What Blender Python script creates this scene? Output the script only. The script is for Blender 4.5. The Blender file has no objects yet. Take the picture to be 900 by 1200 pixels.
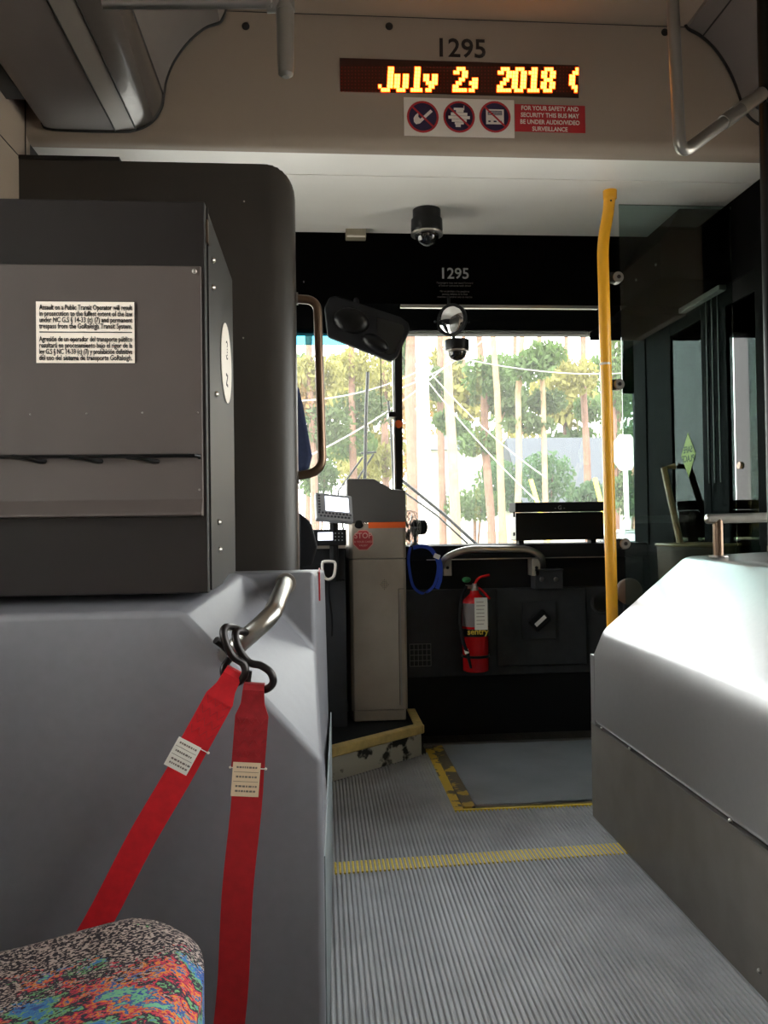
import bpy, bmesh, math, random
from mathutils import Vector, Matrix, Euler, noise
random.seed(7)
sc = bpy.context.scene
C = sc.collection
PI = math.pi
V = Vector

# ---------------------------------------------------------------- camera frame
F = 950.0
CAM = V((0, 0, 1.05))
yaw, pit, rol = 0.0788, 0.0144, 0.014
fwd = V((math.sin(yaw)*math.cos(pit), math.cos(yaw)*math.cos(pit), math.sin(pit)))
r0 = fwd.cross(V((0, 0, 1))).normalized()
u0 = r0.cross(fwd).normalized()
rgt = r0*math.cos(rol) - u0*math.sin(rol)
upv = u0*math.cos(rol) + r0*math.sin(rol)
def ray(px, py): return fwd + rgt*((px-450)/F) + upv*((600-py)/F)
def at(px, py, Y):
    d = ray(px, py); return CAM + d*(Y/d.y)
def atZ(px, py, z):
    d = ray(px, py); return CAM + d*((z-CAM.z)/d.z)
def atX(px, py, x):
    d = ray(px, py); return CAM + d*(x/d.x)

cam = bpy.data.cameras.new('camera'); co = bpy.data.objects.new('camera', cam); C.objects.link(co)
cam.sensor_fit = 'VERTICAL'; cam.sensor_height = 36; cam.lens = F/1200*36
cam.clip_start = .02; cam.clip_end = 500
M = Matrix((rgt, upv, -fwd)).transposed().to_4x4(); M.translation = CAM
co.matrix_world = M
sc.camera = co

# ---------------------------------------------------------------- materials
def lin(c):
    return tuple(((x/255)/12.92 if x/255 <= .04045 else ((x/255+.055)/1.055)**2.4) for x in c)
MC = {}
def mat(name, rgb, rough=.5, metal=0, spec=.5, var=0, vs=30, bump=0, bs=300, coat=0, dist=.001):
    if name in MC: return MC[name]
    m = bpy.data.materials.new(name); m.use_nodes = True; nt = m.node_tree; b = nt.nodes['Principled BSDF']
    c = lin(rgb)
    b.inputs['Base Color'].default_value = (*c, 1); b.inputs['Roughness'].default_value = rough
    b.inputs['Metallic'].default_value = metal; b.inputs['Specular IOR Level'].default_value = spec
    b.inputs['Coat Weight'].default_value = coat
    if var or bump:
        tc = nt.nodes.new('ShaderNodeTexCoord')
    if var:
        n = nt.nodes.new('ShaderNodeTexNoise'); n.inputs['Scale'].default_value = vs; n.inputs['Detail'].default_value = 6
        nt.links.new(tc.outputs['Object'], n.inputs['Vector'])
        r = nt.nodes.new('ShaderNodeValToRGB'); r.color_ramp.elements[0].position = .3; r.color_ramp.elements[1].position = .7
        r.color_ramp.elements[0].color = (*[x*(1-var) for x in c], 1); r.color_ramp.elements[1].color = (*[min(1, x*(1+var)) for x in c], 1)
        nt.links.new(n.outputs['Fac'], r.inputs['Fac']); nt.links.new(r.outputs['Color'], b.inputs['Base Color'])
    if bump:
        n2 = nt.nodes.new('ShaderNodeTexNoise'); n2.inputs['Scale'].default_value = bs; n2.inputs['Detail'].default_value = 3
        nt.links.new(tc.outputs['Object'], n2.inputs['Vector'])
        bp = nt.nodes.new('ShaderNodeBump'); bp.inputs['Strength'].default_value = bump; bp.inputs['Distance'].default_value = dist
        nt.links.new(n2.outputs['Fac'], bp.inputs['Height']); nt.links.new(bp.outputs['Normal'], b.inputs['Normal'])
    MC[name] = m; return m
def emis(name, rgb, s, base=(10, 10, 10)):
    m = mat(name, base, .5); b = m.node_tree.nodes['Principled BSDF']
    b.inputs['Emission Color'].default_value = (*lin(rgb), 1); b.inputs['Emission Strength'].default_value = s
    return m
def glass(name, tint, refl=1.0, ior=1.45):
    m = bpy.data.materials.new(name); m.use_nodes = True; nt = m.node_tree; nt.nodes.clear()
    o = nt.nodes.new('ShaderNodeOutputMaterial'); mx = nt.nodes.new('ShaderNodeMixShader')
    t = nt.nodes.new('ShaderNodeBsdfTransparent'); t.inputs['Color'].default_value = (*tint, 1)
    g = nt.nodes.new('ShaderNodeBsdfGlossy'); g.inputs['Roughness'].default_value = 0.0; g.inputs['Color'].default_value = (refl, refl, refl, 1)
    f = nt.nodes.new('ShaderNodeFresnel'); f.inputs['IOR'].default_value = ior
    nt.links.new(f.outputs[0], mx.inputs[0]); nt.links.new(t.outputs[0], mx.inputs[1]); nt.links.new(g.outputs[0], mx.inputs[2])
    nt.links.new(mx.outputs[0], o.inputs[0]); return m

m_cream = mat('cream paint', (150, 134, 120), .55, var=.03, vs=3, bump=.1, bs=500)
m_white = mat('white ceiling panel', (236, 232, 226), .3, var=.02, vs=4)
m_duct = mat('taupe duct panel', (104, 97, 94), .45, var=.05, vs=8)
m_duct2 = mat('pale duct strip', (128, 120, 114), .4)
m_lens = mat('smoky lamp cover', (74, 68, 64), .25, coat=.3)
m_gasket = mat('black gasket', (22, 20, 20), .6)
m_dark = mat('dark vinyl', (36, 34, 34), .55, bump=.15, bs=400)
m_black = mat('black plastic', (24, 24, 26), .7, spec=.2, bump=.1, bs=500)
m_black2 = mat('black textured panel', (54, 55, 58), .75, spec=.25, var=.15, vs=14, bump=.3, bs=350)
m_gloss = mat('gloss black', (9, 9, 10), .35, spec=.3)
m_cab = mat('black enamel steel', (26, 22, 22), .33, spec=.6, var=.1, vs=5, bump=.12, bs=700)
m_cab2 = mat('charcoal steel panel', (76, 67, 64), .5, spec=.5, var=.07, vs=6, bump=.1, bs=700)
m_cab3 = mat('cabinet side enamel', (34, 35, 34), .5, spec=.35, var=.08, vs=9)
m_col = mat('charcoal moulded column', (56, 52, 48), .36, var=.04, vs=9, bump=.1, bs=600)
m_house = mat('grey moulded fibreglass', (120, 120, 126), .42, spec=.55, coat=.0, var=.04, vs=40, bump=.22, bs=650)
m_house_r = mat('grey speckled fibreglass', (130, 127, 125), .34, spec=1.0, coat=1.0, var=.05, vs=60, bump=.2, bs=650)
m_blue = mat('worn blue grey paint', (128, 136, 138), .5, var=.12, vs=25)
m_house_r.node_tree.nodes['Principled BSDF'].inputs['Coat Roughness'].default_value = .28; m_house_r.node_tree.nodes['Principled BSDF'].inputs['Coat IOR'].default_value = 1.85
m_kick = mat('dark brushed steel', (130, 123, 116), .42, metal=.3, var=.12, vs=9)
m_steel = mat('brushed steel', (190, 186, 178), .28, metal=1, var=.06, vs=20)
m_steel_d = mat('dull steel tube', (150, 146, 142), .35, metal=.9)
m_brz = mat('bronze steel tube', (120, 100, 84), .3, metal=.9)
m_fare = mat('stainless farebox', (156, 146, 134), .45, metal=.3, var=.08, vs=8)
m_fare_top = mat('farebox cap grey', (72, 69, 67), .5, bump=.1)
m_yellow = mat('yellow powder coat', (236, 168, 26), .38, coat=.2)
m_yel_floor = mat('yellow floor paint', (246, 216, 88), .6, var=.12, vs=60)
m_rubber = mat('grey ribbed rubber', (172, 173, 175), .45, var=.14, vs=7)
m_groove = mat('dark rubber groove', (82, 81, 82), .7)
m_rubber_d = mat('dark ribbed rubber', (60, 56, 48), .6, var=.2, vs=20)
m_ramp = mat('worn ramp plate', (156, 162, 167), .4, metal=.2, var=.12, vs=5, bump=.4, bs=500)
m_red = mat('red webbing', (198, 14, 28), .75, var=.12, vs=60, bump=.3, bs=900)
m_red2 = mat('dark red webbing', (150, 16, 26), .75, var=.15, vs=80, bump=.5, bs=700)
m_hook = mat('dark forged steel', (52, 48, 48), .32, metal=.8)
m_ext = mat('extinguisher red', (190, 16, 22), .25, coat=.4)
m_tag = mat('paper tag', (224, 220, 210), .8)
m_tag2 = mat('cream fabric tag', (214, 190, 158), .8)
m_ink = mat('black ink', (28, 24, 26), .6)
m_ink_g = mat('grey ink', (120, 112, 104), .7)
m_w_ink = mat('white ink', (225, 225, 222), .6)
m_dim_ink = mat('grey decal lettering', (150, 150, 150), .6)
m_navy = mat('sign navy', (34, 22, 62), .6)
m_signred = mat('sign red', (176, 34, 40), .6)
m_stick_w = mat('white sticker', (222, 214, 204), .5)
m_stick_c = mat('bright label', (250, 238, 226), .4)
m_orange = mat('orange tape', (226, 92, 22), .5)
m_blue_s = mat('blue lanyard cloth', (24, 62, 170), .7)
m_seatblue = mat('navy seat fabric', (44, 54, 84), .9, var=.1, vs=80)
m_mirror = mat('mirror', (245, 245, 245), .03, metal=1)
m_mirror_d = mat('dark mirror', (70, 78, 84), .05, metal=1)
m_tan = mat('tan tube', (176, 140, 100), .45)
m_brown = mat('brown plastic', (92, 66, 50), .5)
m_green = mat('green seal', (20, 110, 60), .5)
m_beige = mat('beige box', (150, 140, 120), .5)
m_wood = mat('pale yellow nosing', (196, 170, 104), .55, var=.18, vs=25)
m_grey_dev = mat('device grey', (150, 150, 152), .5)
m_key = mat('device keys', (60, 60, 66), .5)
m_screen = emis('lit screen', (235, 240, 255), 2.2)
m_frame = mat('matt black frame', (12, 11, 12), .85, spec=.08)
m_hdr = mat('matt black header', (7, 7, 7), .9, spec=0)
m_frost = glass('clear dome', (.75, .75, .75))
g_wind = glass('windshield glass', (.95, .95, .93))
def haze_veil(m, k):  # translucent share lays a painted pale haze over the view through the glass
    nt = m.node_tree; tr = nt.nodes.new('ShaderNodeBsdfTranslucent'); tr.inputs['Color'].default_value = (.9, .9, .86, 1)
    mx = nt.nodes.new('ShaderNodeMixShader'); mx.inputs[0].default_value = k
    out = [n_ for n_ in nt.nodes if n_.type == 'OUTPUT_MATERIAL'][0]; l = out.inputs[0].links[0].from_socket
    nt.links.new(l, mx.inputs[1]); nt.links.new(tr.outputs[0], mx.inputs[2]); nt.links.new(mx.outputs[0], out.inputs[0])
haze_veil(g_wind, .024)
g_band = glass('windshield shade band', (.22, .52, .62))
g_side = glass('side window glass', (.80, .80, .78))
g_door = glass('door glass', (.06, .078, .062), 1, 1.14)
g_part = glass('partition glass', (.62, .72, .70), 1.0, 1.5)
g_corner = glass('smoked corner glass', (.045, .08, .065))

# ---------------------------------------------------------------- mesh builder
ORG = {}
class MB:
    def __init__(s): s.v = []; s.f = []; s.mi = []; s.m = 0
    def mt(s, i): s.m = i; return s
    def add(s, vs, fs):
        n = len(s.v); s.v += [V(p) for p in vs]
        for f in fs: s.f.append([i+n for i in f]); s.mi.append(s.m)
        return s
    def box(s, x0, x1, y0, y1, z0, z1):
        p = [V((x, y, z)) for x in (x0, x1) for y in (y0, y1) for z in (z0, z1)]
        return s.add(p, [(0, 1, 3, 2), (4, 6, 7, 5), (0, 4, 5, 1), (2, 3, 7, 6), (0, 2, 6, 4), (1, 5, 7, 3)])
    def obox(s, c, sx, sy, sz, R=None):      # oriented box by centre
        R = R or Matrix.Identity(3)
        p = [V(c)+R@V((x*sx/2, y*sy/2, z*sz/2)) for x in (-1, 1) for y in (-1, 1) for z in (-1, 1)]
        return s.add(p, [(0, 1, 3, 2), (4, 6, 7, 5), (0, 4, 5, 1), (2, 3, 7, 6), (0, 2, 6, 4), (1, 5, 7, 3)])
    def prism(s, pts, d):                    # polygon of 3-D points extruded by vector d
        n = len(pts); pts = [V(p) for p in pts]; d = V(d)
        s.add(pts+[p+d for p in pts], [list(range(n)), list(range(2*n-1, n-1, -1))]+[(i, i+n, (i+1) % n+n, (i+1) % n) for i in range(n)])
        return s
    def tube(s, pts, r, n=12, cap=True, closed=False):
        pts = [V(p) for p in pts]; rs = r if isinstance(r, (list, tuple)) else [r]*len(pts)
        L = len(pts); T = []
        for i in range(L):
            if closed: t = pts[(i+1) % L]-pts[i-1]
            else: t = pts[min(i+1, L-1)]-pts[max(i-1, 0)]
            T.append(t.normalized())
        a = T[0].orthogonal().normalized(); vs = []
        for i in range(L):
            a = (a-T[i]*a.dot(T[i])).normalized(); b = T[i].cross(a)
            for k in range(n):
                w = 2*PI*k/n; vs.append(pts[i]+(a*math.cos(w)+b*math.sin(w))*rs[i])
        fs = []
        for i in range(L if closed else L-1):
            j = (i+1) % L
            for k in range(n): fs.append((i*n+k, i*n+(k+1) % n, j*n+(k+1) % n, j*n+k))
        if cap and not closed: fs += [list(range(n-1, -1, -1)), [(L-1)*n+k for k in range(n)]]
        return s.add(vs, fs)
    def lathe(s, c, axis, prof, n=24):       # prof: (t along axis, r)
        axis = V(axis).normalized(); a = axis.orthogonal().normalized(); b = axis.cross(a); vs = []; fs = []
        for t, r in prof:
            for k in range(n):
                w = 2*PI*k/n; vs.append(V(c)+axis*t+(a*math.cos(w)+b*math.sin(w))*max(r, 1e-5))
        L = len(prof)
        for i in range(L-1):
            for k in range(n): fs.append((i*n+k, i*n+(k+1) % n, (i+1)*n+(k+1) % n, (i+1)*n+k))
        fs += [list(range(n-1, -1, -1)), [(L-1)*n+k for k in range(n)]]
        return s.add(vs, fs)
    def cyl(s, c, axis, r, h, n=24): return s.lathe(c, axis, [(0, r), (h, r)], n)
    def ell(s, c, rx, ry, rz, n=16, R=None):
        vs = []; fs = []; R = R or Matrix.Identity(3)
        for i in range(n//2+1):
            a = PI*i/(n//2)
            for k in range(n):
                b = 2*PI*k/n; vs.append(V(c)+R@V((rx*math.sin(a)*math.cos(b), ry*math.sin(a)*math.sin(b), rz*math.cos(a))))
        for i in range(n//2):
            for k in range(n): fs.append((i*n+k, i*n+(k+1) % n, (i+1)*n+(k+1) % n, (i+1)*n+k))
        return s.add(vs, fs)
    def text(s, t, c, size, R=None, bold=0, align='CENTER', sx=1.0, ext=.0004, ls=1.0):
        cu = bpy.data.curves.new('lettering', 'FONT'); cu.body = t; cu.size = size; cu.align_x = align; cu.align_y = 'CENTER'
        cu.extrude = ext; cu.offset = bold*size; cu.resolution_u = 3; cu.space_character = ls
        o = bpy.data.objects.new('lettering', cu); C.objects.link(o)
        bpy.context.view_layer.update()
        me = bpy.data.meshes.new_from_object(o.evaluated_get(bpy.context.evaluated_depsgraph_get()))
        R = R or RX
        s.add([V(c)+R@V((v.co.x*sx, v.co.y, v.co.z)) for v in me.vertices], [list(p.vertices) for p in me.polygons])
        bpy.data.objects.remove(o); bpy.data.curves.remove(cu); bpy.data.meshes.remove(me)
        return s
    def build(s, name, mats, parent=None, bevel=0, seg=3, ang=35, origin=None, solid=0, sub=0):
        if not isinstance(mats, (list, tuple)): mats = [mats]
        me = bpy.data.meshes.new(name)
        if parent is not None: org = ORG[parent.name]
        elif origin is not None: org = V(origin)
        else:
            n = len(s.v); org = V((sum(v.x for v in s.v)/n, sum(v.y for v in s.v)/n, min(v.z for v in s.v)))
        me.from_pydata([v-org for v in s.v], [], s.f)
        for m in mats: me.materials.append(m)
        for p, i in zip(me.polygons, s.mi): p.material_index = i
        bm = bmesh.new(); bm.from_mesh(me); bmesh.ops.recalc_face_normals(bm, faces=bm.faces); bm.to_mesh(me); bm.free()
        me.shade_smooth(); me.set_sharp_from_angle(angle=math.radians(ang))
        o = bpy.data.objects.new(name, me); C.objects.link(o)
        if parent is not None: o.parent = parent
        else: o.location = org
        ORG[o.name] = org
        if bevel:
            b = o.modifiers.new('bevel', 'BEVEL'); b.width = bevel; b.segments = seg; b.limit_method = 'ANGLE'; b.angle_limit = math.radians(25)
            b.harden_normals = False
            me.shade_smooth(); me.set_sharp_from_angle(angle=math.radians(180))
            w = o.modifiers.new('wn', 'WEIGHTED_NORMAL'); w.keep_sharp = False
        if sub:
            b = o.modifiers.new('sub', 'SUBSURF'); b.levels = sub; b.render_levels = sub
        return o
RX = Matrix(((1, 0, 0), (0, 0, -1), (0, 1, 0)))      # text facing the rear (-Y)
def tag(o, label, cat, group=None):
    o['label'] = label; o['category'] = cat
    if group: o['group'] = group
    return o
def thing(name, loc, label, cat, group=None):
    o = bpy.data.objects.new(name, None); o.empty_display_size = .05; o.location = loc; C.objects.link(o); ORG[o.name] = V(loc)
    return tag(o, label, cat, group)
def struct(o): o['kind'] = 'structure'; return o
def copy_tree(o, loc=None, label=None):
    c = o.copy(); C.objects.link(c)
    if loc is not None: c.location = loc
    if label: c['label'] = label
    ORG[c.name] = V(c.location)
    for ch in list(o.children):
        d = ch.copy(); C.objects.link(d); d.parent = c
        for g in list(ch.children):
            e = g.copy(); C.objects.link(e); e.parent = d
    return c
def fillet(pts, r, n=6):
    pts = [V(p) for p in pts]; out = [pts[0]]
    for i in range(1, len(pts)-1):
        a = pts[i-1]-pts[i]; b = pts[i+1]-pts[i]
        rr = min(r, a.length*.49, b.length*.49); A = pts[i]+a.normalized()*rr; B = pts[i]+b.normalized()*rr
        for k in range(n+1):
            t = k/n; out.append(A*(1-t)**2+pts[i]*2*t*(1-t)+B*t*t)
    out.append(pts[-1]); return out
def spl(pts, n=6):
    pts = [V(p) for p in pts]; out = []
    P = [pts[0]*2-pts[1]]+pts+[pts[-1]*2-pts[-2]]
    for i in range(1, len(P)-2):
        for k in range(n):
            t = k/n
            out.append(.5*((2*P[i])+(-P[i-1]+P[i+1])*t+(2*P[i-1]-5*P[i]+4*P[i+1]-P[i+2])*t*t+(-P[i-1]+3*P[i]-3*P[i+1]+P[i+2])*t**3))
    out.append(pts[-1]); return out
def skin(prof, th, y0, y1):          # strip of (x,z) points given thickness and run along Y
    p = [V((a, b)) for a, b in prof]; q = []
    for i in range(len(p)):
        t = (p[min(i+1, len(p)-1)]-p[max(i-1, 0)]).normalized(); q.append(p[i]+V((-t.y, t.x))*th)
    poly = [V((a.x, y0, a.y)) for a in p]+[V((a.x, y0, a.y)) for a in reversed(q)]
    n = len(p); mb = MB(); tot = 2*n
    vs = poly+[v+V((0, y1-y0, 0)) for v in poly]
    fs = [(i, (i+1) % tot, (i+1) % tot+tot, i+tot) for i in range(tot)]
    for i in range(n-1):
        fs.append((i, i+1, tot-2-i, tot-1-i)); fs.append((i+tot, tot-1-i+tot, tot-2-i+tot, i+1+tot))
    mb.add(vs, fs); return mb

XL, XR = -.925, 1.63
BY = 2.66                  # bulkhead
ZC, ZF = 2.735, 2.30       # ceiling heights
# ================================================================ THE SETTING
o = struct(MB().box(XL-.05, XR+.05, -3.2, 4.36, -.08, -.012).build('floor', m_groove, origin=(0, 0, 0)))
# ribs of the rubber flooring are one child mesh of the floor
def ribs(x0, x1, fy0, fy1, mats, parent, name, dz=0, pitch=.0135):
    mb = MB(); n = int((x1-x0)/pitch)
    for i in range(n):
        a = x0+i*pitch; w = pitch
        prof = [(a+.06*w, -.006), (a+.20*w, -.001+dz), (a+.32*w, .0005+dz), (a+.62*w, .0005+dz), (a+.74*w, -.001+dz), (a+.88*w, -.006), (a+1.06*w, -.006)]
        if dz: prof = [(a+.0*w, -.0045)]+prof[1:-2]+[(a+.94*w, -.0045), (a+1.0*w, -.0045)]
        ya, yb = fy0(a), fy1(a)
        if yb <= ya: continue
        k = len(prof)
        mb.add([V((p, ya, q)) for p, q in prof]+[V((p, yb, q)) for p, q in prof], [(j, j+1, j+1+k, j+k) for j in range(k-1)]+[list(range(k)), list(range(k, 2*k))])
    return mb.build(name, mats, parent, ang=60)
fl = o
platL, platR = atZ(385, 918, 0), atZ(494, 885, 0)
def plat_edge(x): return platL.y+(x-platL.x)*(platR.y-platL.y)/(platR.x-platL.x)
RY0 = atZ(521, 951, 0).y; RX0 = .475
def y_front(x): return min(plat_edge(x)+.02, 4.0) if x < RX0 else RY0
ribs(-.02, 1.0, lambda x: -2.5, y_front, m_rubber, fl, 'ribbed_matting')
ribs(RX0, 1.62, lambda x: 3.84, lambda x: 4.0, m_rubber_d, fl, 'ribbed_threshold')
sl, sr = atZ(378, 1018, 0), atZ(731, 993.5, 0)
def ys(x): return sl.y+(x-sl.x)*(sr.y-sl.y)/(sr.x-sl.x)
yl = ribs(.0, .985, lambda x: ys(x)-.040, lambda x: ys(x)+.040, m_yel_floor, fl, 'yellow_standee_line', dz=.0006)

# ramp plate
rp = thing('wheelchair_ramp', (1.1, RY0, 0), 'grey fold-out wheelchair ramp plate in the floor by the front door, worn yellow edges', 'ramp')
MB().box(RX0+.085, XR-.02, RY0+.045, 3.80, -.011, .004).build('ramp_plate', m_ramp, rp, bevel=.002)
MB().box(RX0+.085, XR-.02, RY0+.022, RY0+.045, -.011, .006).build('front_strip', m_steel, rp, bevel=.002)
MB().box(RX0, XR-.02, RY0, RY0+.012, -.011, .003).build('outer_strip', m_yel_floor, rp)
def worn(name, a, b, thr, sc_=18):
    m = bpy.data.materials.new(name); m.use_nodes = True; nt = m.node_tree; bs = nt.nodes['Principled BSDF']
    tc = nt.nodes.new('ShaderNodeTexCoord'); n = nt.nodes.new('ShaderNodeTexNoise'); n.inputs['Scale'].default_value = sc_; n.inputs['Detail'].default_value = 5
    r = nt.nodes.new('ShaderNodeValToRGB'); r.color_ramp.elements[0].position = thr-.02; r.color_ramp.elements[1].position = thr+.02
    r.color_ramp.elements[0].color = (*lin(a), 1); r.color_ramp.elements[1].color = (*lin(b), 1)
    nt.links.new(tc.outputs['Object'], n.inputs['Vector']); nt.links.new(n.outputs['Fac'], r.inputs['Fac']); nt.links.new(r.outputs['Color'], bs.inputs['Base Color'])
    bs.inputs['Roughness'].default_value = .55; return m
m_wornyel = worn('worn yellow paint', (226, 190, 70), (110, 96, 72), .56)
m_wornyel2 = worn('mostly worn yellow paint', (206, 172, 70), (104, 94, 78), .46, 12)
m_chip = worn('chipped white paint', (30, 28, 26), (176, 172, 158), .42, 9)
MB().box(RX0, RX0+.034, RY0+.012, 3.75, -.011, .0025).build('side_strip', m_wornyel, rp)
MB().box(RX0+.038, RX0+.083, RY0+.03, 3.80, -.011, .0035).build('side_strip', m_wornyel2, rp)
MB().box(RX0+.0, XR-.02, 3.80, 3.835, -.011, .006).build('rear_strip', m_steel_d, rp, bevel=.002)

# side walls with window openings
def wall(name, x0, x1, ya, yb, wins, mat_):
    mb = MB(); ys_ = ya
    zb, zt = .92, 1.98
    mb.box(x0, x1, ya, yb, -.4, zb); mb.box(x0, x1, ya, yb, zt, ZC+.1)
    for w0, w1 in wins:
        mb.box(x0, x1, ys_, w0, zb, zt); ys_ = w1
    mb.box(x0, x1, ys_, yb, zb, zt)
    return struct(mb.build(name, mat_, origin=(x0, 0, 0)))
wl = [(-3.0, -1.6), (-1.5, -.1), (0, 1.35)]
wr = [(-3.0, -1.6), (-1.5, -.1), (0, 1.4), (1.5, 2.76)]
wall('wall_left', XL-.06, XL, -3.2, 2.70, wl, m_cream)
struct(MB().box(XL-.06, XL, 2.70, 4.36, -.4, .85).box(XL-.06, XL, 2.70, 4.36, 2.0, 2.8).box(XL-.06, XL, 4.15, 4.36, .85, 2.0).box(XL-.06, XL, 3.42, 3.47, .85, 2.0).build('wall_left_front', m_dark))
wall('wall_right', XR, XR+.06, -3.2, 2.85, wr, m_cream)
n = 1
for (a, b) in wl:
    n += 1; w = struct(MB().box(XL-.035, XL-.03, a, b, .92, 1.98).build('window_%d' % n, g_side, origin=(XL, a, .92)))
for (a, b) in wr:
    n += 1; w = struct(MB().box(XR+.03, XR+.035, a, b, .92, 1.98).build('window_%d' % n, g_side, origin=(XR, a, .92)))
n += 1; struct(MB().box(XL-.035, XL-.03, 2.70, 4.15, .85, 2.0).build('window_%d' % n, g_side, origin=(XL, 2.7, .85)))
struct(MB().box(XL-.06, XR+.06, -3.26, -3.2, -.4, 2.85).build('wall_rear', m_cream))
struct(MB().box(XL-.06, XR+.06, -3.2, BY+.04, ZC, ZC+.1).build('ceiling', m_cream))
struct(MB().box(XL, XR+.14, 4.30, 4.36, -.4, .935).box(XL, XR+.14, 4.24, 4.30, 2.05, 2.8).build('wall_front', m_black))
struct(MB().box(XL-.06, XR+.14, BY, 4.36, ZC+.1, ZC+.14).build('ceiling_roof', m_cream))
# bulkhead with rounded lip at its bottom
prof = [(2.74, BY), (2.34, BY)]+[(2.30+.04*(1-math.sin(t*PI/12)), BY+.04*(1-math.cos(t*PI/12))) for t in range(1, 7)]+[(2.30, 2.72), (2.74, 2.72)]
bk = struct(MB().prism([V((XL, y, z)) for z, y in prof], (XR-XL, 0, 0)).build('wall_bulkhead', m_cream, origin=(0, BY, 2.3)))
MB().box(XL, XR, BY-.002, BY, ZC-.0015, ZC+.0).build('ceiling_seam', m_gasket, bk)
# lowered front ceiling, three panels with dark seams
s1 = atZ(500, 207.5, ZF).y; s2 = 3.46
mb = MB().box(XL, XR, 2.72, s1-.003, ZF, ZF+.02).box(XL, XR, s1+.003, s2, ZF, ZF+.02)
struct(mb.build('ceiling_front', m_white, origin=(0, 2.72, ZF), bevel=.001))
struct(MB().box(XL, XR, 2.72, s2, ZF+.02, ZF+.03).build('trim_1', m_gasket))
# thin seam on left wall panel
pa, pb = atX(0, 158, XL), atX(48, 214, XL)
struct(MB().tube([pa, V((XL, 2.655, pb.z)), ], .002, 6).tube([V((XL, BY-.003, 2.0)), V((XL+.0, BY-.003, 2.5))], .003, 6).build('trim_2', m_gasket))

# ---- ducts along the ceiling corners
def P2(px, py, Y=2.655):
    p = at(px, py, Y); return (p.x, p.z)
def duct(pts, name, label, segs, ext_pts):
    r = thing(name, (at(*pts[0], 2.655).x, 2.655, at(*pts[0], 2.655).z), label, 'ceiling duct')
    W = [P2(*p) for p in pts]
    for (a, b, part, m, th) in segs:
        pr = W[a:b+1]
        if len(pr) > 2:
            sp = spl([V((x, 0, z)) for x, z in pr], 5); pr = [(v.x, v.z) for v in sp]
        skin(pr, th, -3.1, 2.652).build(part, m, r, ang=50)
    g = spl([V((x, 2.649, z)) for x, z in W[ext_pts[0]:ext_pts[1]]], 5)
    MB().tube(g, .0055, 8).build('edge_gasket', m_gasket, r)
    return r
Lp = [(50, 145), (62, 152.5), (136, 155), (160, 153), (178, 144), (189, 128), (192, 112), (195, 95), (204, 73), (221, 50), (240, 34), (258, 27), (264, 14), (265, 2)]
dl = duct(Lp, 'ceiling_duct', 'taupe duct with rounded lamp cover running along left ceiling corner', [
    (0, 2, 'lower_panel', m_duct, .012), (2, 3, 'pale_strip', m_duct2, .014), (3, 6, 'lamp_cover', m_lens, .012), (6, 11, 'curved_panel', m_duct, .012), (11, 13, 'edge_rail', m_duct2, .012)], (0, 14))
Rp = [(800, -4), (799, 20), (805, 34), (822, 44), (840, 62), (856, 88), (866, 114), (870, 128), (882, 142), (900, 149), (957, 152)]
dr = duct(Rp, 'ceiling_duct', 'taupe curved duct along right ceiling corner above the bent grab rail', [
    (0, 2, 'edge_rail', m_duct2, .012), (2, 7, 'curved_panel', m_duct, .012), (7, 10, 'lower_panel', m_duct2, .012)], (1, 11))
# seams running along the ducts
mb = MB()
for px, py in ((136, 155), (160, 153), (192, 112)):
    x, z = P2(px, py); mb.tube([V((x, -3, z-.001)), V((x, 2.65, z-.001))], .0028, 6)
mb.build('panel_seam', m_gasket, dl)
mb = MB()
for px, py in ((822, 44),):
    x, z = P2(px, py); mb.tube([V((x, -3, z-.001)), V((x, 2.65, z-.001))], .0028, 6)
mb.build('panel_seam', m_gasket, dr)
x, z = P2(45, 146)
struct(MB().box(XL-.0, x+.012, -3, 2.5, z-.0, z+.02).build('trim_3', m_gasket))

# ================================================================ LED SIGN + STICKERS on the bulkhead
fs = BY-.001
c0, c1 = at(398, 71, fs), at(678, 111, fs)
sign = thing('led_sign', ((c0.x+c1.x)/2, fs, c1.z), 'black LED sign on bulkhead glowing orange with July 2, 2018', 'sign')
zt_, zb_ = at(540, 72.5, fs).z, at(540, 111, fs).z
MB().box(c0.x, c1.x, fs-.002, fs+.001, zb_, zt_).build('display_panel', mat('smoked led panel', (44, 14, 8), .4), sign)
FONT = {'J': ['00011', '00011', '00011', '00011', '00011', '10011', '01110'], 'u': ['00000', '00000', '11011', '11011', '11011', '11011', '01110'],
 'l': ['01100', '01100', '01100', '01100', '01100', '01100', '11110'], 'y': ['00000', '00000', '11011', '11011', '01111', '00110', '01100'],
 '2': ['01110', '11011', '00011', '00110', '01100', '11000', '11111'], ',': ['000', '000', '000', '011', '111', '011', '110'],
 '0': ['01110', '11011', '11011', '11011', '11011', '11011', '01110'], '1': ['0110', '1110', '0110', '0110', '0110', '0110', '1111'],
 '8': ['01110', '11011', '11011', '01110', '11011', '11011', '01110'], '(': ['001', '011', '110', '110', '110', '011', '001']}
off = MB()
pxm = fs/F
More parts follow.
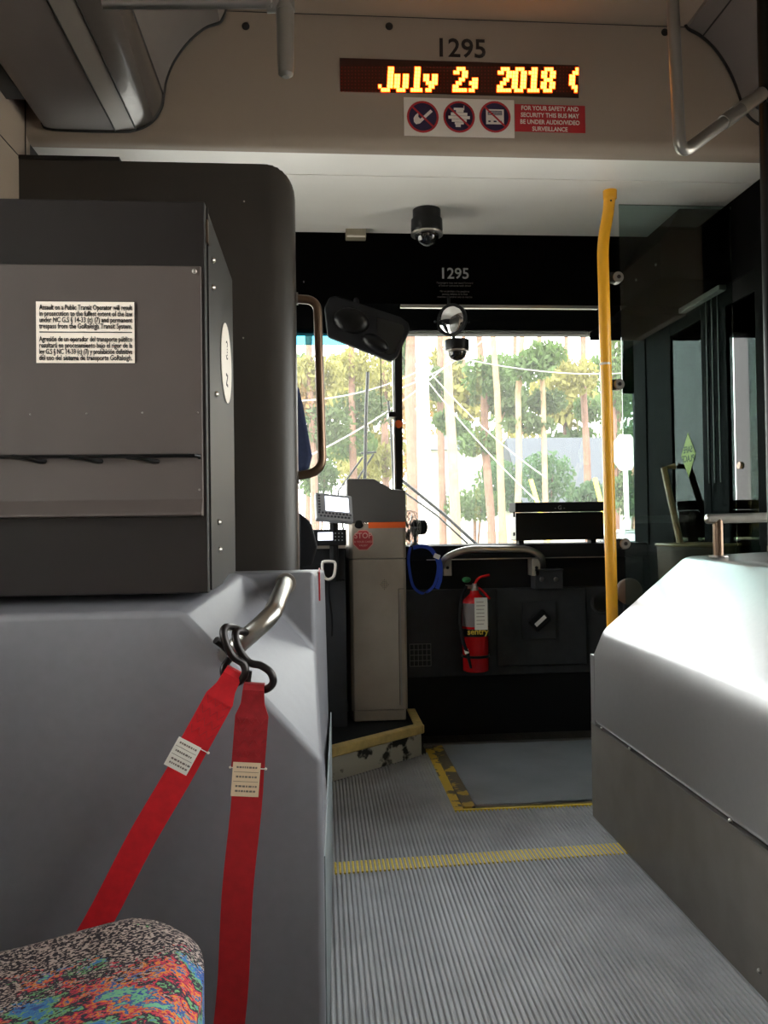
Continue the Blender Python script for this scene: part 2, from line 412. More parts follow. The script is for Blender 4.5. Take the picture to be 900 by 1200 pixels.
for ch, x0 in (('J', 445), ('u', 463), ('l', 483), ('y', 497), ('2', 532), (',', 551), ('2', 584), ('0', 601), ('1', 620), ('8', 635), ('(', 668)):
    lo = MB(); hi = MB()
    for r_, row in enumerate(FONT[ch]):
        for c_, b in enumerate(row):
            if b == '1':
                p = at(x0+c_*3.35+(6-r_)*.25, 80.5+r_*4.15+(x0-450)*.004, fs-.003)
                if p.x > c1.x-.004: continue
                lo.obox(p+V((0, .0004, 0)), 4.6*pxm, .001, 5.6*pxm); hi.obox(p+V((0, -.0004, 0)), 2.9*pxm, .001, 3.6*pxm)  # larger orange boxes paint a glow halo behind each yellow dot
    l_ = lo.build('led_character_halo', emis('led halo orange', (255, 70, 0), 2.0), sign); hi.build('led_core', emis('led yellow', (255, 170, 60), 5.0), l_)
for i in range(70):
    for j in range(8):
        p = at(400.5+i*4.0, 79+j*4.0, fs-.0028); off.obox(p, 1.3*pxm, .0005, 1.3*pxm)
off.build('unlit_led', emis('dim led', (150, 30, 8), .35), sign)

c = at(540, 57.5, fs-.0005)
tag(MB().text('1295', c, .088, bold=.014, sx=1.0).build('number_decal', m_ink), 'dark number 1295 lettered above the orange LED sign', 'number decal')
# prohibition sticker
a, b = at(473, 114, fs), at(603, 162, fs)
ps = thing('prohibition_sticker', ((a.x+b.x)/2, fs, b.z), 'white sticker with three red-ringed prohibition symbols below LED sign', 'sticker')
MB().box(a.x, b.x, fs-.001, fs+.001, b.z, a.z).build('backing', m_stick_w, ps)
def disc(mb, c, r, n=32, r2=0):
    if r2:
        pts = [c+V((math.cos(2*PI*i/n), 0, math.sin(2*PI*i/n)))*r for i in range(n)]; q = [c+V((math.cos(2*PI*i/n), 0, math.sin(2*PI*i/n)))*r2 for i in range(n)]
        mb.add(pts+q, [(i, (i+1) % n, (i+1) % n+n, i+n) for i in range(n)])
    else: mb.add([c+V((math.cos(2*PI*i/n), 0, math.sin(2*PI*i/n)))*r for i in range(n)], [list(range(n))])
for k, px in enumerate((495.5, 538, 580)):
    c = at(px, 137, fs-.0015); R = 18*pxm; mb = MB().mt(0); disc(mb, c, R)
    mb.mt(1); disc(mb, c+V((0, -.0004, 0)), R*1.06, r2=R*.92)
    mb.mt(2); d = c+V((0, -.0006, 0))
    def bx(x0, x1, z0, z1, rot=0):
        Rm = Matrix.Rotation(rot, 3, 'Y'); mb.obox(d+V(((x0+x1)/2*R, 0, (z0+z1)/2*R)), (x1-x0)*R, .0003, (z1-z0)*R, Rm)
    if k == 0:
        bx(-.45, .75, -.08, .12, -.75)
        fl_ = [(-.6, -.35), (-.45, -.5), (-.2, -.45), (-.15, -.15), (-.3, .0), (-.28, .3), (-.5, .1), (-.62, -.1)]
        mb.add([d+V((x*R, 0, z*R)) for x, z in fl_], [list(range(8))])
    elif k == 1:
        bx(-.35, .35, .45, .6); bx(-.2, .3, .3, .45); bx(-.55, .55, .08, .28); bx(-.72, .72, -.14, .06); bx(-.5, .5, -.34, -.16); bx(-.3, .3, -.5, -.36); bx(-.25, .1, -.68, -.5); bx(.3, .36, .5, .75)
    else:
        bx(-.6, .6, -.5, .5)
        mb.mt(0); d = c+V((0, -.0008, 0)); bx(-.48, .48, .12, .4); bx(-.45, -.3, -.36, -.26); bx(-.1, .1, -.36, -.26); bx(.25, .45, -.36, -.26)
        mb.mt(2); d = c+V((0, -.001, 0)); bx(-.45, .45, .30, .34); bx(-.45, .45, .18, .22)
    mb.mt(1); d = c+V((0, -.0013, 0)); bx(-.95, .95, -.06, .06, .75)
    mb.build('prohibition_symbol', [m_navy, m_signred, m_stick_w], ps)
a, b = at(603, 122, fs), at(686, 156, fs)
ss = thing('safety_sticker', ((a.x+b.x)/2, fs, b.z), 'red rectangular safety and video surveillance sticker right of prohibition sticker', 'sticker')
MB().box(a.x, b.x, fs-.001, fs+.001, b.z, a.z).build('backing', m_signred, ss)
mb = MB()
for i, t in enumerate(('FOR YOUR SAFETY AND', 'SECURITY THIS BUS MAY', 'BE UNDER AUDIO/VIDEO', 'SURVEILLANCE')):
    mb.text(t, at(644.5, 127.5+i*8.0, fs-.0016), .0205, bold=.018, sx=.88)
mb.build('lettering', m_stick_w, ss)
proto = None
for (px, py), lab in (((456, 31), 'round black plug in bulkhead directly above the number 1295'), ((288, 31), 'round black plug in bulkhead beside the left duct edge'), ((779, 38), 'round black plug in bulkhead behind the bent grab rail')):
    c = at(px, py, BY)
    if proto is None:
        proto = tag(MB().lathe(c, (0, -1, 0), [(-.003, .0125), (.002, .0125), (.004, .009), (.0045, .001)], 20).build('bulkhead_plug', m_gasket, origin=c), lab, 'plug', 'plugs in the bulkhead')
    else:
        o = proto.copy(); C.objects.link(o); o.location = c; o['label'] = lab

# ================================================================ CEILING GRAB RAILS
g = thing('ceiling_grab_rail', at(334, 0, 1.8), 'grey grab rail end with short hanging stub, top left of the LED sign', 'grab rail')
Yg = 1.8
MB().tube([at(120, 3.5, Yg)+V((0, -.0, 0)), at(318, 3.0, Yg)], .0125, 14).build('rail', m_steel_d, g)
MB().tube([at(312, 5, Yg), at(345, 4, Yg)], .0185, 16).tube([at(333, -50, Yg), at(333.5, 14, Yg)], .0215, 16).ell(at(317, 7, Yg-.018), .004, .004, .004).ell(at(317, 1, Yg-.018), .004, .004, .004).build('fitting', m_steel_d, g)
MB().tube([at(334, 8, Yg), at(335, 80, Yg), at(335, 87, Yg), at(335, 90.5, Yg)], [.0205, .0175, .0165, .008], 18).build('stub', m_steel_d, g)
MB().tube([at(333, -50, Yg), V((at(333, -50, Yg).x, Yg, ZC))], .018, 12).build('hanger', m_steel_d, g)
g = thing('ceiling_grab_rail', at(800, 180, 2.2), 'bent grab rail at upper right with orange light glinting along its edge', 'grab rail')
pts = [at(786, -60, 2.2), at(790, 40, 2.2), at(797, 182, 2.2), at(862, 133, 2.25)]
MB().tube(fillet(pts, .05, 8), .0175, 18).build('rail', m_steel_d, g)
MB().tube([at(848, 143.5, 2.24), at(868, 129, 2.255)], .021, 18).build('coupling', m_steel_d, g)
MB().tube([at(860, 134, 2.25), at(893, 110, 2.28)], .0205, 18).build('rail_end', m_steel, g)
q = at(786, -60, 2.2); MB().tube([q, V((q.x, q.y, ZC))], .017, 12).build('hanger', m_steel_d, g)
# black stanchion at the right edge
pc = at(905, 400, 2.32)
g = thing('black_stanchion', (pc.x, pc.y, .93), 'black vertical post at the right edge beside the front door glass', 'post')
MB().tube([V((pc.x, pc.y, .935)), V((pc.x, pc.y, ZC))], .024, 18).build('post', m_gloss, g)
cc = at(899, 108, 2.32)
MB().tube([cc+V((-.022, 0, -.034)), cc+V((.03, 0, .034))], .031, 18).ell(at(895, 118, 2.28), .006, .006, .006).build('clamp', m_black, g, bevel=.003)

# ================================================================ COLUMN / PARTITION behind the cabinet
Yc = 2.60
xr = at(346, 300, Yc+.03).x
prof = [V((XL, Yc, 0)), V((xr-.10, Yc, 0))]+[V((xr-.10+.10*math.sin(t*PI/16), Yc+.055*(1-math.cos(t*PI/16)), 0)) for t in range(1, 9)]+[V((xr, Yc+.09, 0)), V((XL, Yc+.09, 0))]
zt = at(200, 190, Yc).z
col = thing('partition_column', (-.5, Yc, .0), 'tall charcoal partition with rounded right edge behind the black cabinet', 'partition')
# rounded top-right corner: stack of rings that pull the right edge in near the top
mb = MB(); rings = []
zs = [.005, zt-.085]+[zt-.085+.085*math.sin(t*PI/16) for t in range(1, 9)]
N = len(prof)
for z in zs:
    k = 0 if z <= zt-.085 else .085*(1-math.sqrt(max(0, 1-((z-(zt-.085))/.085)**2)))
    for p in prof:
        x = min(p.x, xr-k) if p.x > XL+.01 else p.x
        mb.v.append(V((x, p.y, z)))
for i in range(len(zs)-1):
    for j in range(N): mb.f.append([i*N+j, i*N+(j+1) % N, (i+1)*N+(j+1) % N, (i+1)*N+j]); mb.mi.append(0)
mb.f += [list(range(N)), [(len(zs)-1)*N+j for j in range(N)]]; mb.mi += [0, 0]
mb.build('column_panel', m_col, col, ang=40)
MB().box(XL, at(140, 185, Yc).x, Yc-.004, Yc+.094, zt, zt+.012).build('top_gasket', m_gasket, col)
mb = MB()
for px, py in ((285, 396), (286, 236)):
    MB().ell(at(px, py, Yc), .003, .003, .003, 8).build('screw', m_steel, col)
# grab handle of driver barrier
g = thing('barrier_handle', at(352, 560, 2.66), 'bronze D-shaped grab handle on the right edge of the charcoal partition', 'handle')
pts = [at(343, 350, 2.66), at(372, 352, 2.66), at(378, 552, 2.66), at(343, 559, 2.66)]
MB().tube(fillet(pts, .075, 10), .0145, 16).build('tube', m_brz, g)
for q in (at(347, 350, 2.66), at(348, 560, 2.66)): MB().cyl(q, (1, 0, 0), .02, .006).build('flange', m_steel_d, g)

# ================================================================ LEFT WHEEL HOUSING
hs = thing('wheel_housing', (-.45, 1.45, 0), 'grey moulded wheel housing at left with chamfered corner, under the black cabinet', 'wheel housing')
Y0, Y1, Y2 = 1.45, 1.86, 2.595
def X_(px, py, Y): return at(px, py, Y).x
P2a = at(378.5, 890, Y0); P3a = at(213, 716, Y0)
Q2a = at(371, 765, Y1); Q3a = at(283, 672, Y1)
zt1 = Q3a.z; xs0 = at(380, 1100, Y0).x
vs = [V((XL+.001, Y0, 0)), V((xs0, Y0, 0)), P2a, P3a, V((XL+.001, Y0, P3a.z)),            # 0-4 rear face
      Q2a, Q3a, V((at(369, 672, Y1).x, Y1, zt1)),                                        # 5 6 7 recess face
      V((.025, Y2, 0)), V((.012, Y2, zt1-.035)), V((XL+.001, Y2, zt1-.035)), V((XL+.001, Y2, 0)), V((XL+.001, Y1, zt1)), V((XL+.001, P3a.lerp(Q3a, .3).y, P3a.lerp(Q3a, .8).z)), P3a.lerp(Q3a, .3)]
vs[14] = V((vs[14].x, vs[14].y, vs[14].z)); vs[13] = V((XL+.001, vs[14].y, vs[14].z))
fs_ = [(0, 1, 2, 3, 4), (2, 5, 6, 14, 3), (6, 5, 7), (1, 8, 9, 7, 5, 2), (8, 11, 10, 9), (6, 7, 9, 10, 12), (4, 3, 14, 13), (14, 6, 12, 13), (0, 4, 13, 12, 10, 11), (0, 11, 8, 1)]
# triangulate the non planar ones through bmesh later
hb = MB().add(vs, fs_)
hb.build('housing_body', m_house, hs, bevel=.013, seg=4)
# blue-grey worn side panel (aisle side)
def side_pt(Y, z, off=.003):
    t = (Y-Y0)/(Y2-Y0); return V((xs0+(.025-xs0)*t+off-(.012*(z > .7)), Y, z))
MB().prism([side_pt(Y0+.03, .02), side_pt(Y2+.01, .02), side_pt(Y2+.01, .45), side_pt(Y0+.03, .45)], (-.003, 0, 0)).build('side_panel', m_blue, hs)
q = at(373.5, 684, 2.15); mb = MB().mt(0).box(q.x, q.x+.004, 2.05, 2.25, q.z-.036, q.z+.036).mt(1).box(q.x+.003, q.x+.0048, 2.08, 2.22, q.z-.010, q.z+.008)
mb.build('warning_label', [m_signred, m_stick_w], hs)

# handle on the housing
g = thing('grab_bar', at(270, 765, 1.43), 'short bent steel bar on the left wheel housing, holding two strap hooks', 'handle')
pts = [at(263, 771, 1.50), at(268, 765, 1.42), at(318, 722, 1.42), at(333, 686, 1.62), at(334.5, 684, 1.85)]
MB().tube(fillet(pts, .04, 8), .0165, 20).build('bar', m_steel, g)
MB().cyl(at(334.5, 684, 1.85), (0, 1, 0), .024, .012).build('flange', m_steel_d, g)
MB().ell(at(309, 704, 1.855), .006, .005, .006, 10).build('bolt', m_steel, g)

# ================================================================ RED STRAPS
def ribbon(path, w, th, ups):
    path = [V(p) for p in path]; mb = MB(); L = len(path); vs = []
    for i in range(L):
        t = (path[min(i+1, L-1)]-path[max(i-1, 0)]).normalized()
        sd = ups[i] if isinstance(ups, list) else ups
        sd = (sd-t*sd.dot(t)).normalized(); nn = t.cross(sd)
        ww = w[i] if isinstance(w, list) else w
        for a, b in ((-1, -1), (1, -1), (1, 1), (-1, 1)): vs.append(path[i]+sd*ww/2*a+nn*th/2*b)
    fs = []
    for i in range(L-1):
        for k in range(4): fs.append((i*4+k, i*4+(k+1) % 4, i*4+4+(k+1) % 4, i*4+4+k))
    fs += [(0, 1, 2, 3), (L*4-4, L*4-3, L*4-2, L*4-1)]
    return mb.add(vs, fs)
def strap(name, label, top, low, endp, w0, hookpts, tagc, tagw, tagh, tagm, m_top, m_web):
    r = thing(name, endp, label, 'strap', 'tie-down straps hooked to the housing handle')
    ax = (low-top).normalized(); sd = ax.cross(V((0, 1, 0))).normalized()
    d1 = (low-top).length
    seam = top+ax*(.136)
    # folded loop section
    path = [top+V((0, .016, 0))+ax*.02, top+V((0, .008, 0))-ax*.002, top+V((0, -.008, 0))-ax*.002, top+V((0, -.012, 0))+ax*.006, top+ax*.03+V((0, -.004, 0)), top+ax*.05+V((0, -.003, 0)), seam+V((0, -.003, 0))]
    ribbon(path, [w0*.62, w0*.62, w0*.62, w0*.64, w0*.72, w0, w0], .0035, sd).build('stitched_loop', m_top, r)
    n = 14; pth = []
    for i in range(n):
        t = i/(n-1); p = (seam-ax*.03).lerp(low, t) if t < .8 else (seam-ax*.03).lerp(low, t)
        pth.append(p+V((.002*math.sin(t*9), .002, 0)))
    pth.append(endp)
    ribbon(pth, w0*.93, .003, sd).build('webbing', m_web, r)
    # zigzag stitches
    mb = MB()
    for k in range(4):
        z0 = top+ax*(.056+k*.018)+V((0, -.006, 0))
        pts_ = [z0+sd*(w0*.42*(-1+2*j/6))+ax*(.008 if j % 2 else -.004) for j in range(7)]
        mb.tube(pts_, .0006, 5)
    mb.build('stitching', m_red2, r)
    mb = MB(); q = seam+V((0, -.004, 0)); mb.tube([q-sd*w0*.52, q+sd*w0*.52], .0012, 6); mb.ell(q+sd*w0*.54, .0024, .0015, .0024, 8); mb.ell(q-sd*w0*.53, .0022, .0015, .0022, 8)
    mb.build('loose_thread', m_tag, r)
    Rm = Matrix((sd, -ax, V((0, -1, 0)))).transposed()
    if Rm.determinant() < 0: Rm = Matrix((-sd, -ax, V((0, -1, 0)))).transposed()
    tg = MB().obox(tagc, tagw, tagh, .001, Rm).build('label_tag', tagm, r)
    mb = MB()
    for i in range(6):
        y = .36-.14*i
        if i in (1, 3): mb.obox(tagc+Rm@V((0, y*tagh, .0008)), tagw*.9, .0007, .0003, Rm)
        else:
            x = -.36
            while x < .36:
                ww = random.uniform(.04, .12); mb.obox(tagc+Rm@V(((x+ww/2)*tagw, y*tagh, .0008)), ww*tagw, .003, .0003, Rm); x += ww+.03
    mb.build('tag_print', m_ink_g, tg)
    MB().tube(spl(hookpts, 6), .0065, 12).build('hook', m_hook, r)
    return r
Yh = 1.385
t1 = at(275, 787, 1.368); l1 = at(100, 1105, 1.36)
hook1 = [at(283, 742, 1.43), at(278, 737, Yh+.02), at(265, 735, Yh-.02), at(262, 745, Yh-.035), at(272, 768, Yh-.035), at(285, 778, Yh-.03), at(287, 790, Yh-.03), at(278, 800, Yh-.02), at(266, 797, Yh-.012), at(262, 784, Yh-.01), at(270, 768, Yh), at(262, 757, Yh), at(253, 750, Yh-.01)]
tc = at(214, 886, 1.348)
strap('tie_down_strap', 'bright red strap slanting down left from the housing handle, white tag', t1, l1, at(20, 1240, 1.33), .049, hook1, tc, .041, .05, m_tag, m_red, m_red)
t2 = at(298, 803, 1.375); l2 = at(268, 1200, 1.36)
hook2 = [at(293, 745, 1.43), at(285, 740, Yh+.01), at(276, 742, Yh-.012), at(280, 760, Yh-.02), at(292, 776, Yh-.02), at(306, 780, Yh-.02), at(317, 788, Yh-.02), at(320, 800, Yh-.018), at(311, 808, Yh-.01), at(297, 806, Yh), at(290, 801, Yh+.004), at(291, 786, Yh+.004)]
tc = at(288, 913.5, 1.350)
strap('tie_down_strap', 'red strap with painted shade hanging straight down from the housing handle, cream tag', t2, l2, V((l2.x-.01, 1.35, .02)), .055, hook2, tc, .045, .055, m_tag2, m_red2, mat('shaded red webbing', (166, 14, 24), .75, var=.12, vs=60, bump=.3, bs=900))  # darker reds put this strap's shade into its colour

# ================================================================ BLACK CABINET
Yf = 1.52
cb = thing('equipment_cabinet', (-.55, Yf, .93), 'black steel equipment cabinet with bilingual notice standing on left wheel housing', 'cabinet')
xr_ = at(242, 450, Yf).x; zt = at(240, 236, Yf).z; zb = at(240, 695, Yf).z
mb = MB().mt(0).box(XL+.002, xr_, Yf, 2.0, zb, zt)
for i, f in enumerate(mb.f):
    if all(abs(mb.v[j].x-xr_) < 1e-6 for j in f): mb.mi[i] = 1
mb.build('cabinet_body', [m_cab, m_cab3], cb, bevel=.003)
# front panel: slightly raised, slanted pocket towards the bottom
p0, p1 = at(0, 313, Yf), at(236, 313, Yf); xa, xb = XL+.003, p1.x
za = p1.z; zb2 = at(240, 585, Yf).z; zb3 = at(240, 604, Yf).z
MB().prism([V((xa, Yf, za)), V((xa, Yf-.006, za)), V((xa, Yf-.010, zb2)), V((xa, Yf-.028, zb3+.004)), V((xa, Yf-.028, zb3)), V((xa, Yf, zb3-.002))], (xb-xa, 0, 0)).build('front_panel', m_cab2, cb, bevel=.002)
# rod rack
zr = at(150, 534, Yf-.03).z
mb = MB().tube([V((xa, Yf-.022, zr)), V((xb-.012, Yf-.022, zr)), V((xb-.006, Yf-.015, zr)), V((xb-.006, Yf-.005, zr-.004))], .0035, 8)
for px in (38, 105, 172):
    q = at(px, 537, Yf-.022); mb.tube(fillet([q+V((-.035, 0, .003)), q+V((-.008, -.004, .000)), q+V((.012, .008, -.006)), q+V((.02, .018, -.004))], .01), .0045, 8)
mb.build('wire_rack', m_gloss, cb)
mb = MB()
for px, py, s_ in ((228, 318, 1), (234, 574, 1), (36, 486, .5), (102, 485, .5), (167, 484, .5), (232, 484, .5)):
    MB().lathe(at(px, py, Yf-.006), (0, -1, 0), [(-.002, .0045*s_), (.002, .0045*s_), (.004, .002*s_)], 12).build('screw', m_steel_d, cb)
a, b = at(43, 354, Yf-.006), at(158.5, 426, Yf-.006)
yq = Yf-.0105
nt_ = MB().box(a.x, b.x, yq, yq+.001, b.z, a.z).build('notice_label', m_stick_c, cb)
mb = MB()
lines = ['Assault on a Public Transit Operator will result', 'in prosecution to the fullest extent of the law', 'under NC G.S § 14-33 (c) (7) and permanent', 'trespass from the GoRaleigh Transit System.', None,
         'Agresión de un operador del transporte público', 'resultará en procesamiento bajo el rigor de la', 'ley G.S § NC 14-33 (c) (7) y prohibición definitiva', 'del uso del sistema de transporte GoRaleigh.']
ww = (b.x-a.x)*.945
for i, t in enumerate(lines):
    py = 360.5+i*7.3+(0 if i < 4 else (-.4 if i == 4 else .6))
    c = at(100.7, py, yq-.0006)
    if t is None: mb.obox(c, ww, .0004, .0018); continue
    tmp = MB().text(t, V((0, 0, 0)), .0135, bold=.004)
    w_ = max(v.x for v in tmp.v)-min(v.x for v in tmp.v)
    mb.text(t, c, .0135, bold=.010, sx=ww/w_)
mb.build('notice_text', m_ink, nt_)
# side face hardware
xs = xr_+.001
el = MB(); n_ = 32; cen = atX(265, 426, xs)
rz = (atX(264, 379, xs).z-atX(266, 473, xs).z)/2; ry = abs(atX(271, 426, xs).y-atX(259.5, 426, xs).y)/2
el.prism([V((xs, cen.y+ry*math.cos(2*PI*i/n_), cen.z+rz*math.sin(2*PI*i/n_))) for i in range(n_)], (.0015, 0, 0))
os_ = el.build('oval_sticker', m_beige if False else m_stick_w, cb)
RS = Matrix(((0, 0, 1), (1, 0, 0), (0, 1, 0)))       # faces +X
RS2 = Matrix(((0, 0, 1), (0, -1, 0), (1, 0, 0)))     # faces +X, reading downwards
MB().text('N', cen+V((.002, 0, -.038)), .04, RS2, bold=.02).build('sticker_letter', m_ink, os_)
MB().text('(....)', cen+V((.002, 0, .03)), .03, RS2).build('sticker_print', m_ink, os_)
mb = MB()
for px, py in ((249, 305), (249, 337), (253, 462), (256, 612), (257, 644)):
    q = atX(px, py, xs); MB().lathe(q, (1, 0, 0), [(-.002, .006), (.002, .006), (.006, .003)], 12).build('side_screw', m_steel, cb)
q = atX(242, 272, xs); MB().box(xs, xs+.003, q.y-.006, q.y+.01, q.z-.022, q.z+.022).build('hinge', m_brz, cb)
MB().box(xs-.001, xs+.0022, Yf+.02, Yf+.026, zb+.004, zt-.004).build('door_gap', m_gasket, cb)

# ================================================================ SIDE-FACING SEAT
fab = bpy.data.materials.new('patterned moquette'); fab.use_nodes = True; nt = fab.node_tree; bs = nt.nodes['Principled BSDF']; bs.inputs['Roughness'].default_value = .95
tcn = nt.nodes.new('ShaderNodeTexCoord')
def N_(t, **k):
    x = nt.nodes.new(t)
    for a_, b_ in k.items(): x.inputs[a_].default_value = b_
    return x
def ramp(stops, const=True):
    r = nt.nodes.new('ShaderNodeValToRGB'); cr = r.color_ramp
    if const: cr.interpolation = 'CONSTANT'
    while len(cr.elements) < len(stops): cr.elements.new(.5)
    for e, (p, c_) in zip(cr.elements, stops): e.position = p; e.color = (*lin(c_), 1)
    return r
mp = nt.nodes.new('ShaderNodeMapping'); mp.inputs['Rotation'].default_value = (0, 0, .5); mp.inputs['Scale'].default_value = (1, 1.7, 1)
nt.links.new(tcn.outputs['Object'], mp.inputs[0])
n1 = N_('ShaderNodeTexNoise', Scale=200.0, Detail=2.0); nt.links.new(mp.outputs[0], n1.inputs['Vector'])
r1 = ramp([(0, (46, 40, 46)), (.485, (70, 62, 68)), (.53, (188, 170, 160))]); nt.links.new(n1.outputs['Fac'], r1.inputs[0])
n2 = N_('ShaderNodeTexNoise', Scale=12.0, Detail=5.0, Roughness=.62); nt.links.new(mp.outputs[0], n2.inputs['Vector'])
r2 = ramp([(0, (66, 92, 160)), (.37, (70, 130, 190)), (.43, (120, 176, 120)), (.47, (60, 54, 68)), (.525, (206, 64, 84)), (.56, (226, 140, 60)), (.59, (70, 96, 160)), (.63, (120, 190, 150)), (.7, (58, 84, 170))]); n3 = N_('ShaderNodeTexNoise', Scale=16.0, Detail=3.0); nt.links.new(mp.outputs[0], n3.inputs['Vector'])
n4 = N_('ShaderNodeTexNoise', Scale=160.0, Detail=2.0); nt.links.new(mp.outputs[0], n4.inputs['Vector'])
pass
sep = nt.nodes.new('ShaderNodeSeparateXYZ'); nt.links.new(tcn.outputs['Object'], sep.inputs[0])
def math_(op, a_, b_):
    x = nt.nodes.new('ShaderNodeMath'); x.operation = op
    for i, q_ in enumerate((a_, b_)):
        if isinstance(q_, (int, float)): x.inputs[i].default_value = q_
        else: nt.links.new(q_, x.inputs[i])
    return x.outputs[0]
nt.links.new(math_('ADD', n2.outputs['Fac'], math_('MULTIPLY', math_('SUBTRACT', n4.outputs['Fac'], .5), .22)), r2.inputs[0])
e = math_('ADD', math_('MULTIPLY', n3.outputs['Fac'], 1.3), math_('MULTIPLY', n4.outputs['Fac'], .9))
e = math_('SUBTRACT', e, math_('MULTIPLY', sep.outputs['Y'], 4.6))
e = math_('GREATER_THAN', e, .62)
mix = nt.nodes.new('ShaderNodeMix'); mix.data_type = 'RGBA'; nt.links.new(e, mix.inputs[0]); nt.links.new(r1.outputs[0], mix.inputs[6]); nt.links.new(r2.outputs[0], mix.inputs[7])
nt.links.new(mix.outputs[2], bs.inputs['Base Color'])
bpn = nt.nodes.new('ShaderNodeBump'); bpn.inputs['Strength'].default_value = .3; bpn.inputs['Distance'].default_value = .001; nt.links.new(n1.outputs['Fac'], bpn.inputs['Height']); nt.links.new(bpn.outputs[0], bs.inputs['Normal'])

st = thing('passenger_seat', (-.42, .92, 0), 'side-facing passenger seat with multicoloured patterned cushion at lower left', 'seat')
# cushion: rounded rectangle grid with domed rim and a dished middle
sx0, sx1, sy0, sy1 = -.66, -.148, .66, 1.165
def cushion(z0, th, grow, dome):
    mb = MB(); n = 28; cx, cy = (sx0+sx1)/2, (sy0+sy1)/2; hx, hy = (sx1-sx0)/2+grow, (sy1-sy0)/2+grow; rings = 12
    vs = []; fs = []
    for r_ in range(rings+1):
        s_ = r_/rings
        for k in range(4*n):
            a_ = 2*PI*k/(4*n); ca, sa = math.cos(a_), math.sin(a_)
            e_ = 4.0; q_ = (abs(ca)**e_+abs(sa)**e_)**(-1/e_)
            x = ca*q_*hx*s_; y = sa*q_*hy*s_
            z = z0+th
            if s_ > .8: z -= th*.62*((s_-.8)/.2)**2.2
            if dome: z += .024*s_**2*(.3+.7*max(0, y/hy)+.55*max(0, x/hx))+.055*min(1, max(0, (x/hx+.75)/1.3))**1.3
            vs.append(V((cx+x, cy+y, z)))
    for r_ in range(rings):
        for k in range(4*n): fs.append((r_*4*n+k, r_*4*n+(k+1) % (4*n), (r_+1)*4*n+(k+1) % (4*n), (r_+1)*4*n+k))
    m0 = len(vs)
    for k in range(4*n):
        v = vs[rings*4*n+k]; vs.append(V((v.x, v.y, z0)))
    for k in range(4*n): fs.append((rings*4*n+k, rings*4*n+(k+1) % (4*n), m0+(k+1) % (4*n), m0+k))
    fs.append([m0+k for k in range(4*n)])
    return mb.add(vs, fs)
cushion(.385, .066, 0, True).build('seat_cushion', fab, st, ang=60)
cushion(.345, .052, .010, False).build('seat_shell', m_brown if False else mat('seat shell grey', (88, 78, 78), .5), st, ang=60)
MB().box(-.72, -.655, .66, 1.165, .36, .95).build('backrest', fab, st, bevel=.025)
MB().box(-.50, -.42, .80, 1.0, 0, .35).build('pedestal', m_black, st, bevel=.01)
MB().box(-.92, -.70, .80, 1.0, .5, .56).build('wall_bracket', m_black, st, bevel=.005)

# ================================================================ RIGHT WHEEL HOUSING
Yr = atZ(695, 956, 0).y; xh = at(694, 956, Yr).x
hr = thing('wheel_housing', (1.3, 2.0, 0), 'grey wheel housing at right with brightly lit sloping top and dark kick plate', 'wheel housing')
zs_ = at(693, 846, Yr).z; zl = at(692, 766, Yr).z
c1_ = at(706, 737, Yr-.01); c2_ = at(803, 652, Yr-.03)
Yb = .75
xu = at(692, 800, Yr).x
pr = [(xu, zs_), (xu+.002, zl), (c1_.x-.004, c1_.z), (c2_.x, c2_.z), (XR-.002, c2_.z+.012), (XR-.002, zs_)]
MB().prism([V((x, Yr-.015, z)) for x, z in pr], (0, Yb-Yr+.015, 0)).build('housing_body', m_house_r, hr, bevel=.022, seg=5)
MB().prism([V((x, Yr, z)) for x, z in [(xu, zs_), (xu, zl), (xu+.035, zl), (xu+.035, zs_)]], (0, -.04, 0)).build('front_ledge', m_house_r, hr, bevel=.002)
MB().box(xu-.001, XR-.002, Yb, Yr, 0, zs_-.002).build('kick_plate', m_kick, hr, bevel=.002)
mb = MB()
for px, py in ((705, 853), (738, 877), (856, 962), (890, 1138)):
    q = atX(px, py, xu-.002); MB().lathe(q, (-1, 0, 0), [(-.002, .006), (.002, .006), (.005, .003)], 12).build('screw', m_steel, hr)
MB().box(xu-.0016, xu+.01, Yb, Yr-.001, zs_-.003, zs_+.001).build('seam', m_steel_d, hr)
# rail on top of right housing
Yt = 2.62
q = at(841, 608, Yt); ztop = q.z; zbase = c2_.z+.004
g = thing('housing_rail', (q.x, Yt, zbase), 'steel handrail on one short post atop the right wheel housing', 'handrail')
MB().tube([V((at(829, 609, Yt).x, Yt, ztop)), V((XR-.002, Yt, ztop+.004))], .0165, 18).ell(V((at(829, 609, Yt).x, Yt, ztop)), .008, .0165, .0165).build('rail', m_steel, g)
MB().tube([V((q.x, Yt, zbase)), V((q.x, Yt, ztop))], .0165, 18).build('post', m_brz, g)
MB().cyl(V((q.x, Yt, zbase)), (0, 0, 1), .031, .006).build('flange', m_steel_d, g)
MB().cyl(V((XR-.008, Yt, ztop+.004)), (1, 0, 0), .03, .007).build('wall_flange', m_steel_d, g)

